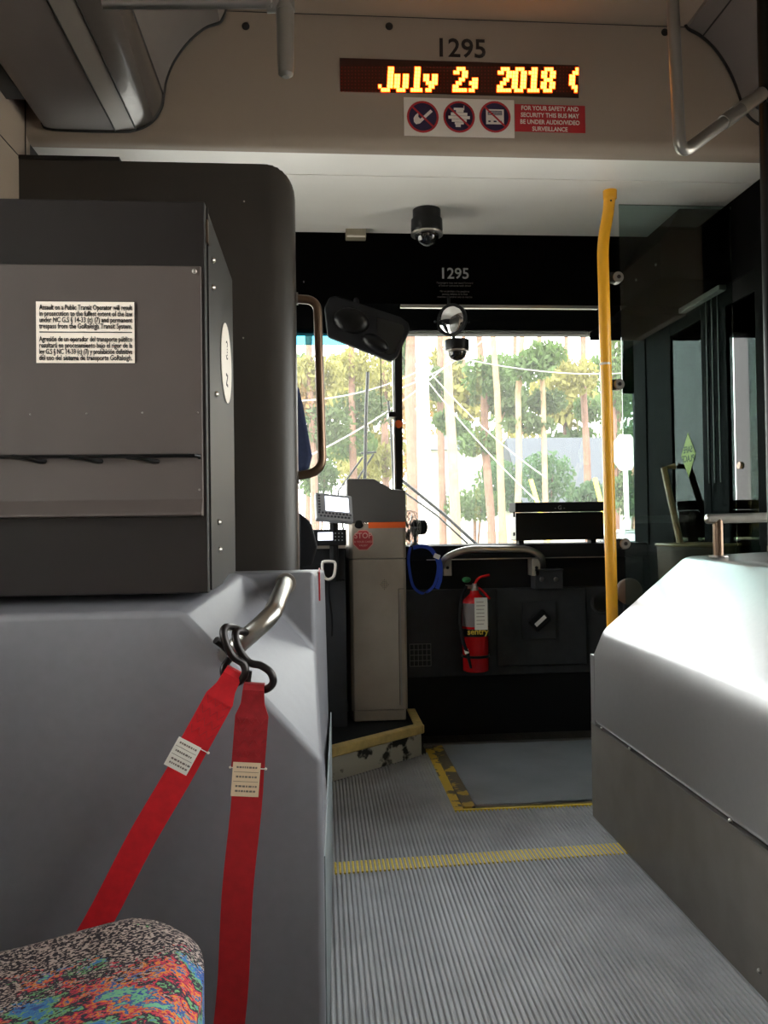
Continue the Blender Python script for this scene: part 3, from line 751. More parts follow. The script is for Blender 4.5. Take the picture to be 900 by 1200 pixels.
# ================================================================ YELLOW POLE + GLASS PARTITION
Yp = 2.98
base = at(718, 770, Yp)
g = thing('yellow_pole', (base.x, Yp, .0), 'yellow stanchion pole curved at its top, between windshield and front door', 'pole')
pts = [at(714.5, 222, Yp), at(713.5, 246, Yp), at(706, 285, Yp), at(707.5, 335, Yp), at(717.5, 722, Yp), V((base.x+.004, Yp, .0))]
MB().tube(fillet(pts, .09, 8), .0215, 20).build('pole_tube', m_yellow, g)
MB().lathe(at(714.5, 216, Yp), (0, 0, -1), [(0, .035), (.006, .035), (.012, .026), (.055, .0255), (.06, .0215)], 20).build('ceiling_flange', m_yellow, g)
MB().ell(at(716, 235, Yp-.022), .004, .003, .004, 8).build('screw', m_hook, g)
MB().lathe(at(709.5, 428, Yp), (0, 0, 1), [(0, .022), (.004, .0225), (.008, .022)], 20).build('joint_ring', m_stick_w, g)
gp = thing('glass_partition', (1.37, 3.03, .9), 'clear tinted glass partition between yellow pole and the front door', 'partition')
xa, xb = at(728, 400, 3.03).x, 1.612
zt = at(740, 240, 3.03).z
MB().box(xa, xb, 3.027, 3.033, .62, zt).build('glass_panel', g_part, gp)
def standoff(px, py):
    c = at(px, py, 3.01); c2 = V((at(709, py, Yp).x, 3.0, c.z))
    MB().box(c2.x+.01, c.x+.006, 2.995, 3.022, c.z-.019, c.z+.019).build('clamp', m_black, gp, bevel=.002)
    bo = MB().lathe(c+V((0, .015, 0)), (0, -1, 0), [(0, .021), (.03, .021), (.034, .017), (.034, .009)], 20).build('standoff_bolt', m_steel_d, gp)
    MB().cyl(c+V((0, -.0195, 0)), (0, -1, 0), .008, .003, 6).build('bolt_socket', m_hook, bo)
for p in ((723, 326), (724, 451), (731, 637)): standoff(*p)

# ================================================================ OVERHEAD COMPARTMENT (front header)
hd = thing('overhead_compartment', (.35, 3.46, 1.99), 'black compartment above the windshield with white number 1295', 'overhead compartment')
zl1 = at(560, 357, 3.46).z
MB().prism([V((XL+.002, 3.462, zl1)), V((XL+.002, 4.16, 2.052)), V((XL+.002, 4.235, 2.06)), V((XL+.002, 4.235, 2.62)), V((XL+.002, 3.462, 2.62))], (XR-XL-.004, 0, 0)).build('housing', m_hdr, hd, bevel=.004)
a, b = at(469, 358, 3.455), at(700, 358, 3.455)
MB().box(a.x, b.x, 3.44, 3.462, a.z-.012, a.z+.002).build('silver_strip', m_steel_d, hd, bevel=.002)
yn = 3.4605
MB().text('1295', at(532.5, 321, yn-.001), .066, bold=.01).build('number_lettering', m_dim_ink, hd)
mb = MB()
for i, t in enumerate(('Passengers may not stand forward', 'of line or converse with driver', '', 'No se permite a los pasajeros', 'pararse delante de la linea', 'mientras el autobus esta en marcha')):
    mb.text(t, at(533, 331.5+i*3.3, yn-.001), .0125, sx=.92 if i < 3 else .85)
mb.build('small_lettering', mat('faint lettering', (96, 92, 90), .6), hd)
mb = MB()
for px in (355, 470, 600, 690): MB().lathe(at(px if px > 460 else 356, 330 if px < 400 else 360, 3.455), (0, -1, 0), [(-.01, .003), (.004, .003)], 8).build('screw', m_steel_d, hd)
# door-side compartment
dc = thing('door_operator_cover', (1.5, 3.2, 1.98), 'black angular cover above the front door behind glass partition', 'cover')
MB().prism([V((x, 3.06, z)) for x, z in [(1.34, 2.0), (1.34, 2.14), (1.42, 2.27), (XR-.002, 2.27), (XR-.002, 1.985), (1.55, 1.985)]], (0, .40-.002, 0)).build('cover_body', m_hdr, dc, bevel=.004)
mb = MB()
for Y, z in ((3.1, 2.06), (3.3, 2.06)): MB().lathe(V((1.34, Y, z)), (-1, 0, 0), [(-.002, .006), (.004, .005)], 10).build('screw', m_steel_d, dc)
cv = thing('door_header', (1.5, 3.46, 1.92), 'black header box with a pale strip along the top of front door', 'cover')
MB().box(1.36, XR-.002, 3.463, 3.96, 1.955, zl1-.001).build('header_body', m_hdr, cv) if zl1 > 1.96 else None
MB().box(1.595, XR-.003, 3.10, 3.93, 1.962, 1.984).build('pale_strip', m_duct2, cv, bevel=.002)

# dome cameras
def dome(name, c, r, label, hang, clear=True):
    g = thing(name, c, label, 'camera')
    MB().lathe(c, (0, 0, -1), [(0, r), (r*.62, r*1.02), (r*.9, r*.97), (r*1.0, r*.8), (r*1.0, r*.6)], 28).build('camera_body', m_gloss, g, ang=50)
    MB().ell(c+V((0, 0, -r*.98)), r*.78, r*.78, r*.72, 20).build('clear_dome', mat('glossy dome', (26, 26, 28), .04, coat=1), g)
    MB().lathe(c+V((0, 0, -r*.86)), (0, 0, -1), [(0, r*1.03), (r*.12, r*1.03), (r*.14, r*.8)], 28).build('silver_ring', m_steel, g)
    return g
c = atZ(500, 249, ZF); c.z = ZF; rr = 19*c.y/F
c = V((at(500, 256, 3.2).x, 3.2, ZF)); rr = 18.5*3.2/F
# camera hangs from a short mount so its body shows at the ceiling edge
gd = dome('dome_camera', V((c.x, 3.2, at(500, 258, 3.2).z)), rr, 'black dome camera hanging from the white front ceiling', 0)
MB().cyl(V((c.x, 3.2, at(500, 258, 3.2).z)), (0, 0, 1), rr*.9, ZF-at(500, 258, 3.2).z).build('mount', m_gloss, gd)
# round mirror + second camera
c = at(529.5, 375, 3.36)
rm = thing('round_mirror', at(529.5, 395, 3.36), 'small round convex mirror hanging above the windshield view', 'mirror')
ax = V((-.75, -1, -.02)).normalized(); rr = 19.5*3.36/F
MB().lathe(c-ax*.012, ax, [(0, rr*.7), (.004, rr), (.018, rr), (.018, rr*.93)], 32).build('mirror_rim', m_gloss, rm, ang=40)
prof = [(.005+.014*math.cos(t/8*PI/2)**1, rr*.94*math.sin(t/8*PI/2)) for t in range(8, -1, -1)]
MB().lathe(c-ax*.006, ax, prof, 32).build('mirror_face', m_mirror, rm, ang=60)
mb = MB().tube([c+V((0, .01, 0)), c+V((0, .055, .01)), V((c.x, 3.44, zl1+.03))], .007, 10).tube([c+V((.001, .012, 0)), at(532, 398, 3.37)], .007, 10)
for s_ in (-1, 1): mb.ell(c+V((s_*rr*1.03, 0, -.008)), .006, .006, .006, 8)
mb.build('bracket', m_black, rm)
c2 = at(535.5, 399, 3.37)
dome('dome_camera', c2, 14.5*3.37/F, 'small black dome camera hanging directly beneath the round mirror', 0)
# little sensor box
a, b = at(405, 262.5, 3.42), at(429, 279, 3.42)
sb = thing('sensor_box', ((a.x+b.x)/2, 3.42, b.z), 'small beige sensor box on ceiling edge left of dome camera', 'sensor')
MB().box(a.x, b.x, 3.41, 3.458, b.z, a.z).box(a.x+.01, b.x-.01, 3.42, 3.45, a.z-.001, ZF).build('case', m_beige, sb, bevel=.003)
MB().box(a.x+.004, b.x-.004, 3.406, 3.412, b.z, b.z+.006).build('lip', m_stick_w, sb)

# driver mirror
Ym = 3.3
dm = thing('driver_mirror', at(430, 420, Ym), 'large black angled rear-view mirror above the farebox', 'mirror')
poly = [(380, 360), (386, 348), (394, 346), (470, 371), (479, 378), (480, 388), (466, 418), (458, 423), (384, 394)]
pf = [at(px, py, Ym) for px, py in poly]
MB().prism(pf, (0, .035, .0)).build('mirror_housing', m_black, dm, bevel=.008)
poly = [(442, 372), (472, 381), (474, 387), (462, 414), (456, 416), (441, 408)]
MB().prism([at(px, py, Ym-.001) for px, py in poly], (0, -.001, 0)).build('mirror_face', m_mirror_d, dm)
MB().ell(at(412, 376, Ym), .075, .03, .052, 20, Matrix.Rotation(.25, 3, 'Y')).build('upper_bulge', m_gloss, dm)  # dark rounded bulges set on the front of the mirror
MB().ell(at(440, 402, Ym), .06, .028, .032, 20, Matrix.Rotation(.5, 3, 'Y')).build('lower_bulge', m_gloss, dm)
MB().tube([at(420, 372, Ym+.02), V((at(420, 372, Ym).x, 3.47, zl1+.02))], .012, 10).build('mount', m_black, dm)
# cord and clip
g = thing('mirror_cord', at(447, 484, 3.9), 'thin black cord with clip hanging from mirror to the central post', 'cord')
MB().tube([at(446, 418, 3.7), at(447, 482, 3.95), at(459, 484, 4.1)], .0022, 8).box(at(455, 480, 4.1).x, at(464, 480, 4.1).x, 4.08, 4.19, at(455, 489, 4.1).z, at(455, 483, 4.1).z).build('cord', m_gloss, g)

# ================================================================ WINDSHIELD
def wy(z): return 4.27-(z-.94)/(2.06-.94)*.10
def wpt(px, py):
    d = ray(px, py); p = at(px, py, 4.2)
    for _ in range(5): p = at(px, py, wy(p.z))
    return p
def pane(name, x0, x1, z0, z1, m, n_):
    return struct(MB().prism([V((x0, wy(z0), z0)), V((x1, wy(z0), z0)), V((x1, wy(z1), z1)), V((x0, wy(z1), z1))], (0, .005, 0)).build(name, m, origin=(x0, wy(z0), z0)))
xm = wpt(467, 500).x; xc = wpt(727, 500).x; xe = wpt(748.5, 500).x
w1 = pane('window_1', XL, xm-.01, .93, 1.975, g_wind, 1)
pane('window_20', XL, xm-.01, 1.975, 2.08, g_band, 1)
pane('window_21', xm+.01, XR+.10, .93, 2.08, g_wind, 1)
o = pane('window_22', xc+.0, XR+.10, at(735, 462, 4.2).z, 2.08, g_corner, 1); o.location.y -= .02
struct(MB().prism([V((xm-.020, wy(.9), .9)), V((xm+.018, wy(.9), .9)), V((xm+.018, wy(2.1), 2.1)), V((xm-.020, wy(2.1), 2.1))], (0, -.03, 0)).build('window_post', m_gloss))
struct(MB().box(xm-.030, xm-.0215, 4.17, 4.19, .94, 2.05).build('trim_4', m_steel))
struct(MB().box(XR+.062, XR+.082, 4.16, 4.26, .9, 2.1).build('trim_5', m_frame, bevel=.006))
g = tag(MB().lathe(at(467, 497, 4.187), (0, -1, 0), [(0, .021), (.006, .021), (.009, .017)], 20).build('orange_reflector', m_orange), 'small round orange reflector stuck on the windshield central post', 'reflector')
# side corner pane and A pillar
struct(MB().box(XR-.0, XR+.14, 3.93, 4.36, -.4, .92).box(XR, XR+.14, 3.93, 4.075, .9, 2.8).box(XR, XR+.06, 2.85, 2.895, -.4, 2.8).box(XR, XR+.06, 2.895, 3.93, 1.985, 2.8).box(XR, XR+.14, 4.075, 4.36, 2.05, 2.8).build('wall_right_front', m_frame))
struct(MB().box(XR+.11, XR+.115, 4.075, 4.30, .92, 2.05).build('window_23', g_door))
struct(MB().box(XR-.004, XR-.0005, 2.76, 2.893, .95, 2.295).build('trim_6', m_frame))
# frit border at the clear rounded corner of the windshield
p = at(1, 1, 4)
za_, zb_ = wpt(735, 462).z, wpt(735, 625).z
# ================================================================ DASHBOARD
ds = thing('dashboard', (.35, 4.0, 0), 'black front dashboard below the windshield with vents and speaker', 'dashboard')
DY = 3.97
def dz(py, Y=DY): return at(560, py, Y).z
MB().box(XL+.002, XR-.003, 3.93, 4.26, dz(655), .938).build('ledge', m_black, ds, bevel=.006)
MB().box(XL+.002, XR-.003, 3.99, 4.26, dz(692), dz(655)+.002).build('recess', m_black, ds)
MB().box(XL+.002, XR-.003, DY, 4.26, dz(792), dz(690)).build('lower_panel', m_black2, ds, bevel=.006)
MB().box(XL+.002, XR-.003, 3.985, 4.28, 0, dz(792)+.002).build('base_panel', m_black, ds)
a, b = at(500, 656, 3.925), at(700, 655, 3.925)
MB().box(a.x, at(722, 655, 3.925).x, 3.922, 3.932, a.z-.003, a.z+.0015).build('edge_strip', m_steel, ds)
a, b = at(581, 690, DY), at(688, 778, DY)
MB().box(a.x, b.x, DY-.012, DY+.002, b.z, a.z).build('access_panel', m_black2, ds, bevel=.01)
def vent(px0, py0, px1, py1):
    a, b = at(px0, py0, DY-.005), at(px1, py1, DY-.005)
    vt = MB().box(a.x, b.x, DY-.01, DY+.002, b.z, a.z).build('vent', m_gloss, ds, bevel=.002)
    mb = MB(); y = DY-.012
    for i in range(6):
        x = a.x+(b.x-a.x)*i/5; mb.box(x-.0012, x+.0012, y-.003, y+.004, b.z, a.z)
    for i in range(5):
        z = b.z+(a.z-b.z)*i/4; mb.box(a.x, b.x, y-.003, y+.004, z-.0012, z+.0012)
    mb.build('vent_grille', mat('grille grey', (104, 102, 96), .4, metal=.5), vt)
vent(480, 755, 505, 780); vent(398, 758, 414, 783)
c = at(705, 706, DY)
sp_ = MB().lathe(c+V((0, .002, 0)), (0, -1, 0), [(0, .058), (.006, .058), (.010, .05), (.010, .046), (.004, .044)], 28).build('speaker', m_black2, ds, ang=30)
mb = MB()
for i in range(-4, 5):
    w_ = math.sqrt(max(0, .042**2-(i*.0095)**2)); mb.box(c.x-w_, c.x+w_, DY-.009, DY-.004, c.z+i*.0095-.0012, c.z+i*.0095+.0012); mb.box(c.x+i*.0095-.0012, c.x+i*.0095+.0012, DY-.009, DY-.004, c.z-w_, c.z+w_)
mb.build('speaker_grille', m_dark, sp_)
# grab bar
Yb_ = 3.87
g = thing('dash_grab_bar', at(578, 668, Yb_), 'steel grab bar with rounded ends across the dashboard above fire extinguisher', 'grab bar')
pts = [at(517, 668, Yb_+.06), at(520, 654, Yb_), at(545, 643.5, Yb_), at(620, 643.5, Yb_), at(635, 652, Yb_), at(636, 664, Yb_+.06)]
MB().tube(fillet(pts, .05, 6), .0165, 16).build('bar', m_steel, g)
for px in (524.5, 628.5):
    q = at(px, 664, Yb_+.03); MB().box(q.x-.02, q.x+.02, Yb_+.03, 3.99, q.z-.045, q.z+.04).build('bracket', m_fare, g, bevel=.003)
    MB().ell(q+V((.0, -.002, -.005)), .008, .004, .008, 10).build('bolt', m_hook, g)
# black bracket right
a, b = at(627, 668, 3.9), at(660, 690, 3.9)
g = thing('dash_bracket', ((a.x+b.x)/2, 3.93, b.z), 'black two-bolt bracket under the right end of dash grab bar', 'bracket')
MB().box(a.x, b.x, 3.90, 3.99, b.z, a.z).box(a.x, b.x, 3.885, 3.99, a.z-.004, a.z+.004).build('plate', m_black2, g, bevel=.003)
for px in (635, 651.5): MB().lathe(at(px, 679, 3.9), (0, -1, 0), [(0, .012), (.004, .012), (.007, .008)], 14).build('bolt', m_fare_top, g)
# rotary switch
a, b = at(611, 705, DY-.01), at(651, 748, DY-.01)
g = thing('rotary_switch', ((a.x+b.x)/2, DY, b.z), 'black square dash switch with tilted knob carrying a white bar', 'switch')
MB().box(a.x, b.x, DY-.022, DY-.008, b.z, a.z).build('base_plate', m_black2, g, bevel=.002)
R45 = Matrix.Rotation(-.72, 3, 'Y'); c = at(632, 727, DY-.03)
MB().obox(c+V((0, -.005, 0)), .098, .03, .072, R45).build('knob', m_black, g, bevel=.01)
MB().obox(c+V((0, -.022, 0)), .066, .006, .017, R45).build('white_bar', m_w_ink, g)
# monitor box on ledge
a, b = at(604, 589, 3.98), at(708, 632, 3.98)
g = thing('monitor_box', ((a.x+b.x)/2, 4.0, .94), 'black rectangular display box standing on the dash before the windshield', 'monitor')
zmid = at(604, 601, 3.98).z
MB().box(a.x, b.x, 3.98, 4.09, b.z, zmid).build('case', m_gloss, g, bevel=.004)
MB().box(a.x-.004, b.x+.004, 3.968, 4.10, zmid+.003, a.z).build('lid', m_black, g, bevel=.004)
MB().text('- G -', at(656, 595, 3.967), .028).build('lid_mark', m_dim_ink, g)
MB().box(a.x+.02, a.x+.045, 4.0, 4.06, .936, b.z+.002).build('foot', m_black, g)
MB().box(b.x-.06, b.x-.035, 4.0, 4.06, .936, b.z+.002).build('foot', m_black, g)
MB().tube([at(602.5, 600, 3.98), at(602.5, 606, 3.98)], .005, 8).tube([at(602.5, 624, 3.98), at(602.5, 628, 3.98)], .005, 8).build('hinge', m_hook, g)

# ================================================================ FIRE EXTINGUISHER
Ye = 3.885
eb = at(557.5, 786, Ye); c = V((eb.x, Ye, eb.z)); re_ = 15.8*Ye/F
H = at(557, 697, Ye).z-eb.z
g = thing('fire_extinguisher', c, 'red fire extinguisher with white tag strapped to the black dash', 'fire extinguisher')
MB().lathe(c, (0, 0, 1), [(0, re_*.9), (.006, re_), (H*.86, re_), (H*.93, re_*.9), (H*.98, re_*.6), (H*1.02, re_*.35), (H*1.06, re_*.33)], 32).build('cylinder', m_ext, g, ang=50)
lz = at(557, 736, Ye).z
arc = lambda r_, a0, a1, z0, z1: MB().add([V((c.x+r_*math.sin(a0+(a1-a0)*i/12), c.y-r_*math.cos(a0+(a1-a0)*i/12), z)) for z in (z0, z1) for i in range(13)], [(i, i+1, i+14, i+13) for i in range(12)])
arc(re_*1.015, -1.4, 1.4, at(557, 733, Ye).z, at(557, 706, Ye).z).build('body_label', mat('label grey', (120, 110, 108), .5), g)
MB().box(at(553, 720, Ye).x, at(568, 720, Ye).x, c.y-re_*1.1, c.y-re_*1.1+.001, at(557, 736, Ye).z, at(557, 699, Ye).z).build('inspection_tag', m_tag, g)
mb = MB()
for i in range(7): mb.box(at(555, 720, Ye).x, at(566-random.random()*3, 720, Ye).x, c.y-re_*1.1-.0005, c.y-re_*1.1, at(557, 704+i*4.2, Ye).z-.0015, at(557, 704+i*4.2, Ye).z+.0012)
mb.build('tag_print', m_ink_g, g)
for py, h_ in ((740, .018), (768, .006)):
    zz = at(557, py, Ye).z
    MB().lathe(V((c.x, c.y, zz-h_)), (0, 0, 1), [(0, re_*1.0), (0, re_*1.05), (2*h_, re_*1.05), (2*h_, re_*1.0)], 28).build('strap_band', m_gloss, g)
MB().text('sentry', at(560, 740.5, c.y-re_*1.07), .040, bold=.02).build('brand_lettering', mat('yellow print', (210, 180, 60), .6), g)
top = at(556, 690, Ye)
MB().lathe(V((c.x, c.y, top.z-.03)), (0, 0, 1), [(0, .018), (.04, .018), (.045, .012), (.055, .012)], 14).tube([top+V((0, 0, .01)), top+V((-.045, -.01, .012))], .009, 10).build('valve', m_steel, g)
mb = MB().tube(fillet([top+V((0, 0, .02)), top+V((.02, -.0, .055)), top+V((.075, 0, .065))], .02), .006, 8).tube(fillet([top+V((.0, 0, .01)), top+V((.03, 0, .0)), top+V((.075, .0, -.05))], .02), .006, 8)
mb.build('lever', m_ext, g)
MB().ell(top+V((-.04, -.01, .045)), .022, .012, .014, 12).build('green_seal', m_green, g)
hp = [top+V((-.04, -.01, .015)), at(541, 700, Ye-.02), at(539, 725, Ye-.04), at(543, 752, Ye-.07), at(549, 768, Ye-.075)]
MB().tube(spl(hp, 6), .0085, 10).build('hose', m_black, g)
MB().tube([at(546, 761, Ye-.07), at(547.5, 766, Ye-.075)], .0105, 10).build('hose_collar', m_tag, g)
MB().tube([at(548, 767, Ye-.075), at(552, 783, Ye-.075)], [.009, .006], 10).build('nozzle', m_black, g)
MB().box(c.x-.03, c.x+.03, c.y+re_*.9, 3.97, c.z+.05, c.z+H*.9).build('wall_mount', m_black, g)

# ================================================================ DRIVER PLATFORM
zP = .135
e0, e1 = at(385, 881, 3.29), at(494, 851, 3.69)
pl = thing('driver_platform', (.2, 3.5, 0), 'low driver platform with pale yellow nosing and chipped white paint under farebox', 'platform')
pL, pR = V((platL.x, platL.y, 0)), V((platR.x, platR.y, 0))
outl = [pL+V((-.01, 0, 0)), pR, V((pR.x, 3.98, 0)), V((XL+.002, 3.98, 0)), V((XL+.002, 3.28, 0))]
MB().prism([p+V((0, 0, zP-.012)) for p in outl], (0, 0, .012)).build('deck', m_black, pl)
MB().prism(outl, (0, 0, zP-.012)).build('riser', m_chip, pl)
d = (pR-pL).normalized(); nn = V((d.y, -d.x, 0))
MB().prism([pL+nn*.012+V((-.015, -.01, zP-.034)), pR+nn*.012+V((.008, 0, zP-.034)), pR-nn*.030+V((.008, 0, zP-.034)), pL-nn*.030+V((-.015, 0, zP-.034))], (0, 0, .040)).build('nosing', m_wood, pl, bevel=.006)
MB().box(pR.x-.032, pR.x+.01, pR.y-.02, 3.975, zP-.034, zP+.006).build('side_nosing', m_wood, pl, bevel=.006)

# ================================================================ FAREBOX
Yx = 3.74
fa = at(413, 845, Yx); fb_ = at(479.5, 845, Yx)
tl, tr = at(408, 600, Yx), at(472.5, 600, Yx)
xL, xRr = (at(411, 700, Yx).x), (at(476.5, 700, Yx).x)
fx = thing('farebox', ((xL+xRr)/2, Yx, zP), 'tall stainless farebox with orange stripe and red STOP octagon beside driver', 'farebox')
zsh = at(440, 613, Yx).z
MB().prism([V((xL+.016, Yx, 0)), V((xRr-.016, Yx, 0)), V((xRr-.004, Yx+.005, 0)), V((xRr, Yx+.016, 0)), V((xRr, Yx+.22, 0)), V((xL-.006, Yx+.22, 0)), V((xL-.006, Yx+.03, 0)), V((xL+.004, Yx+.006, 0))], (0, 0, 1)).build('dummy', m_fare, fx)
bpy.data.objects.remove(bpy.data.objects['dummy'])
def fbody(z0, z1, gx, mt_, nm, par=fx):
    o_ = [V((xL-.004-gx, Yx+.014-gx, z0)), V((xL+.012, Yx-gx, z0)), V((xRr-.012, Yx-gx, z0)), V((xRr+gx, Yx+.014-gx, z0)), V((xRr+gx, Yx+.22, z0)), V((xL-.016-gx, Yx+.22, z0))]
    return MB().prism(o_, (0, 0, z1-z0)).build(nm, mt_, par, bevel=.004)
zjoint = at(440, 655, Yx).z; zbb = at(440, 833, Yx).z
fbody(zP+.004, zbb, -.008, m_fare, 'base'); fbody(zbb+.001, zjoint-.001, 0, m_fare, 'body'); fbody(zjoint+.001, zsh, .001, m_fare, 'upper_body')
t0, t1_, t2_, t3 = at(406.5, 561, Yx), at(438, 561, Yx), at(459, 573, Yx), at(472.5, 575, Yx)
MB().prism([V((xL-.012, Yx-.004, zsh+.001)), V((xL-.012, Yx-.004, t0.z)), V((at(438, 561, Yx).x, Yx-.004, t1_.z)), V((t2_.x, Yx-.004, t2_.z)), V((xRr+.002, Yx-.004, t3.z)), V((xRr+.002, Yx-.004, zsh+.001))], (0, .228, 0)).build('cap', m_fare_top, fx, bevel=.006)
yf_ = Yx-.0015
a, b = at(431.5, 610.5, Yx), at(473, 618.5, Yx)
MB().box(a.x, xRr-.001, yf_-.0015, yf_+.003, b.z, a.z).build('orange_stripe', m_orange, fx)
mb = MB(); c = at(420.5, 615.5, yf_)
mb.prism([c+V((.020*math.cos(2*PI*i/20), 0, .016*math.sin(2*PI*i/20))) for i in range(20)], (0, -.003, 0)); mb.prism([c+V((.016*math.cos(2*PI*i/20), -.0005, .012+.011*math.sin(2*PI*i/20))) for i in range(20)], (0, -.003, 0))
mb.build('key_hole', m_gloss, fx)
c = at(425.5, 633, yf_); R = 12.3*Yx/F
ocp = lambda r_, y: [c+V((r_*math.cos(PI/8+i*PI/4), y, r_*math.sin(PI/8+i*PI/4))) for i in range(8)]
so = MB().mt(0).prism(ocp(R*1.04, 0), (0, -.001, 0)).mt(1).prism(ocp(R*.95, -.0008), (0, -.001, 0)).build('stop_sticker', [mat('pink edge', (206, 140, 130), .6), mat('faded stop red', (178, 54, 60), .6)], fx)
MB().text('STOP', c+V((0, -.0022, .020)), .036, sx=.95, bold=.01).text('IS YOUR CARD', c+V((0, -.0022, -.008)), .0125).text('VALID?', c+V((0, -.0022, -.025)), .0125).build('stop_lettering', mat('faded pink lettering', (222, 168, 158), .6), so)
mb = MB()
for i in range(-3, 4):
    for j in range(-3, 4):
        if abs(i)+abs(j) < 4: q = at(450.5+i*1.6, 685+j*1.9, yf_); mb.cyl(q, (0, -1, 0), .0017, .001, 8)
mb.build('speaker_hole', m_gasket, fx)
a, b = at(467, 690, Yx), at(474, 826, Yx)
MB().box(a.x-.0015, a.x+.0005, yf_-.001, yf_+.002, b.z, a.z).box(a.x, xRr-.012, yf_-.001, yf_+.002, a.z-.001, a.z+.0008).build('door_seam', m_gasket, fx)
MB().box(a.x+.004, a.x+.010, yf_-.004, yf_+.002, b.z, a.z-.02).build('hinge_strip', m_steel_d, fx)

# ================================================================ DRIVER EQUIPMENT
def slab(c, w, h, t, R, mt_, nm, par, bev=.003): return MB().obox(c, w, t, h, R).build(nm, mt_, par, bevel=bev)
Yd = 3.55
R = Matrix.Rotation(-.5, 3, 'X')@Matrix.Rotation(.03, 3, 'Y')
c = at(391, 596, Yd)
g = thing('driver_terminal', c+V((0, .02, -.09)), 'grey driver data terminal with lit screen and rows of keys, left of farebox', 'terminal')
# shear to match its slanted outline by turning it a little
R = Matrix.Rotation(.28, 3, 'Z')@Matrix.Rotation(-.55, 3, 'X')@Matrix.Rotation(.12, 3, 'Y')
slab(c, .165, .135, .03, R, m_grey_dev, 'case', g, .006)
slab(c+R@V((.012, -.0155, .014)), .105, .075, .003, R, m_screen, 'screen', g, .001)
mb = MB()
for i in range(10): mb.obox(c+R@V((-.07+i*.0155, -.017, -.037)), .009, .004, .007, R)
for i in range(9): mb.obox(c+R@V((-.062+i*.0155, -.017, -.053)), .009, .004, .007, R)
for i in range(6): mb.obox(c+R@V((-.068, -.017, .05-i*.015)), .009, .004, .007, R)
mb.build('keys', m_key, g)
MB().tube([c+V((0, .02, -.05)), V((c.x, Yd+.06, .80))], .02, 10).build('stand', m_black, g)
# driver side console carrying radio
g = thing('driver_console', (-.02, 3.6, zP), 'black console body below the driver radio, left of the farebox', 'console')
a, b = at(350, 640, 3.6), at(405, 640, 3.6)
MB().box(a.x-.35, b.x+.0, 3.6, 3.95, .80, at(380, 640, 3.6).z).build('console_top', m_black, g, bevel=.01)
MB().box(a.x-.35, b.x-.0, 3.68, 3.95, zP, .80).build('console_body', m_black2, g)
MB().box(at(367, 640, 3.59).x, at(405, 640, 3.59).x, 3.585, 3.6, at(380, 643, 3.59).z, at(380, 639, 3.59).z).build('edge_strip', m_steel, g)
a, b = at(366, 621, 3.56), at(406, 639, 3.56)
g = thing('driver_radio', ((a.x+b.x)/2, 3.57, b.z), 'black radio with small lit display under the driver terminal', 'radio')
MB().box(a.x, b.x, 3.56, 3.72, b.z, a.z).build('case', m_black, g, bevel=.004)
a, b = at(372.5, 624, 3.558), at(390, 633, 3.558)
MB().box(a.x, b.x, 3.557, 3.561, b.z, a.z).build('display', m_screen, g)
mb = MB()
for i in range(3):
    for j in range(3): mb.ell(at(393+j*4, 625+i*4, 3.559), .003, .002, .003, 6)
mb.build('buttons', m_grey_dev, g)
# handset ring
c = at(385, 668, 3.5)
g = thing('handset_holder', c, 'small pale ring-shaped handset hanging below the driver radio', 'handset')
ring = [at(377.5, 660, 3.5), at(380, 658, 3.5), at(390, 658, 3.5), at(393, 661, 3.5), at(392.5, 669, 3.5), at(390.5, 676, 3.5), at(385, 679, 3.5), at(380, 676, 3.5), at(378, 669, 3.5)]
MB().tube(spl(ring+[ring[0]], 5), .006, 10).build('ring', m_stick_w, g)
MB().prism([at(px, py, 3.505) for px, py in ((378, 660), (391, 660), (392, 667), (389, 676), (381, 676), (378, 667))], (0, .02, 0)).build('face', m_gloss, g, bevel=.003)
MB().tube(spl([at(385, 679, 3.51), at(386, 700, 3.54), at(389, 725, 3.6), at(389, 745, 3.66)], 6), .004, 8).build('cord', m_black, g)
MB().box(c.x-.012, c.x+.012, 3.52, 3.685, c.z-.02, c.z+.01).build('mount', m_black, g)
# driver seat
sc_ = at(348, 520, 2.98)
g = thing('operator_chair', (-.32, 3.0, zP), 'navy driver seat partly seen behind the charcoal partition', 'seat')
pb_ = [at(330, 452, 2.98), at(350, 455, 2.98), at(356, 480, 2.98), at(366, 535, 2.98), at(362, 552, 2.98), at(330, 556, 2.98)]
MB().prism([p+V((-.0, 0, 0)) for p in pb_], (0, -.08, 0)).build('headrest', m_seatblue, g, bevel=.015)
MB().box(-.50, at(343, 600, 2.98).x, 2.86, 3.0, .62, at(350, 565, 2.98).z).build('backrest', m_seatblue, g, bevel=.03)
MB().box(-.50, at(340, 600, 2.98).x, 2.9, 3.35, .52, .64).build('seat_base', m_seatblue, g, bevel=.03)
MB().box(-.38, -.14, 2.98, 3.25, 0, .53).build('pedestal', m_black, g, bevel=.01)
pa_ = [at(350, 600, 3.1), at(364, 612, 3.1), at(372, 640, 3.1), at(366, 662, 3.1), at(350, 668, 3.1)]
MB().prism(pa_, (0, .1, 0)).build('armrest', m_black, g, bevel=.01)
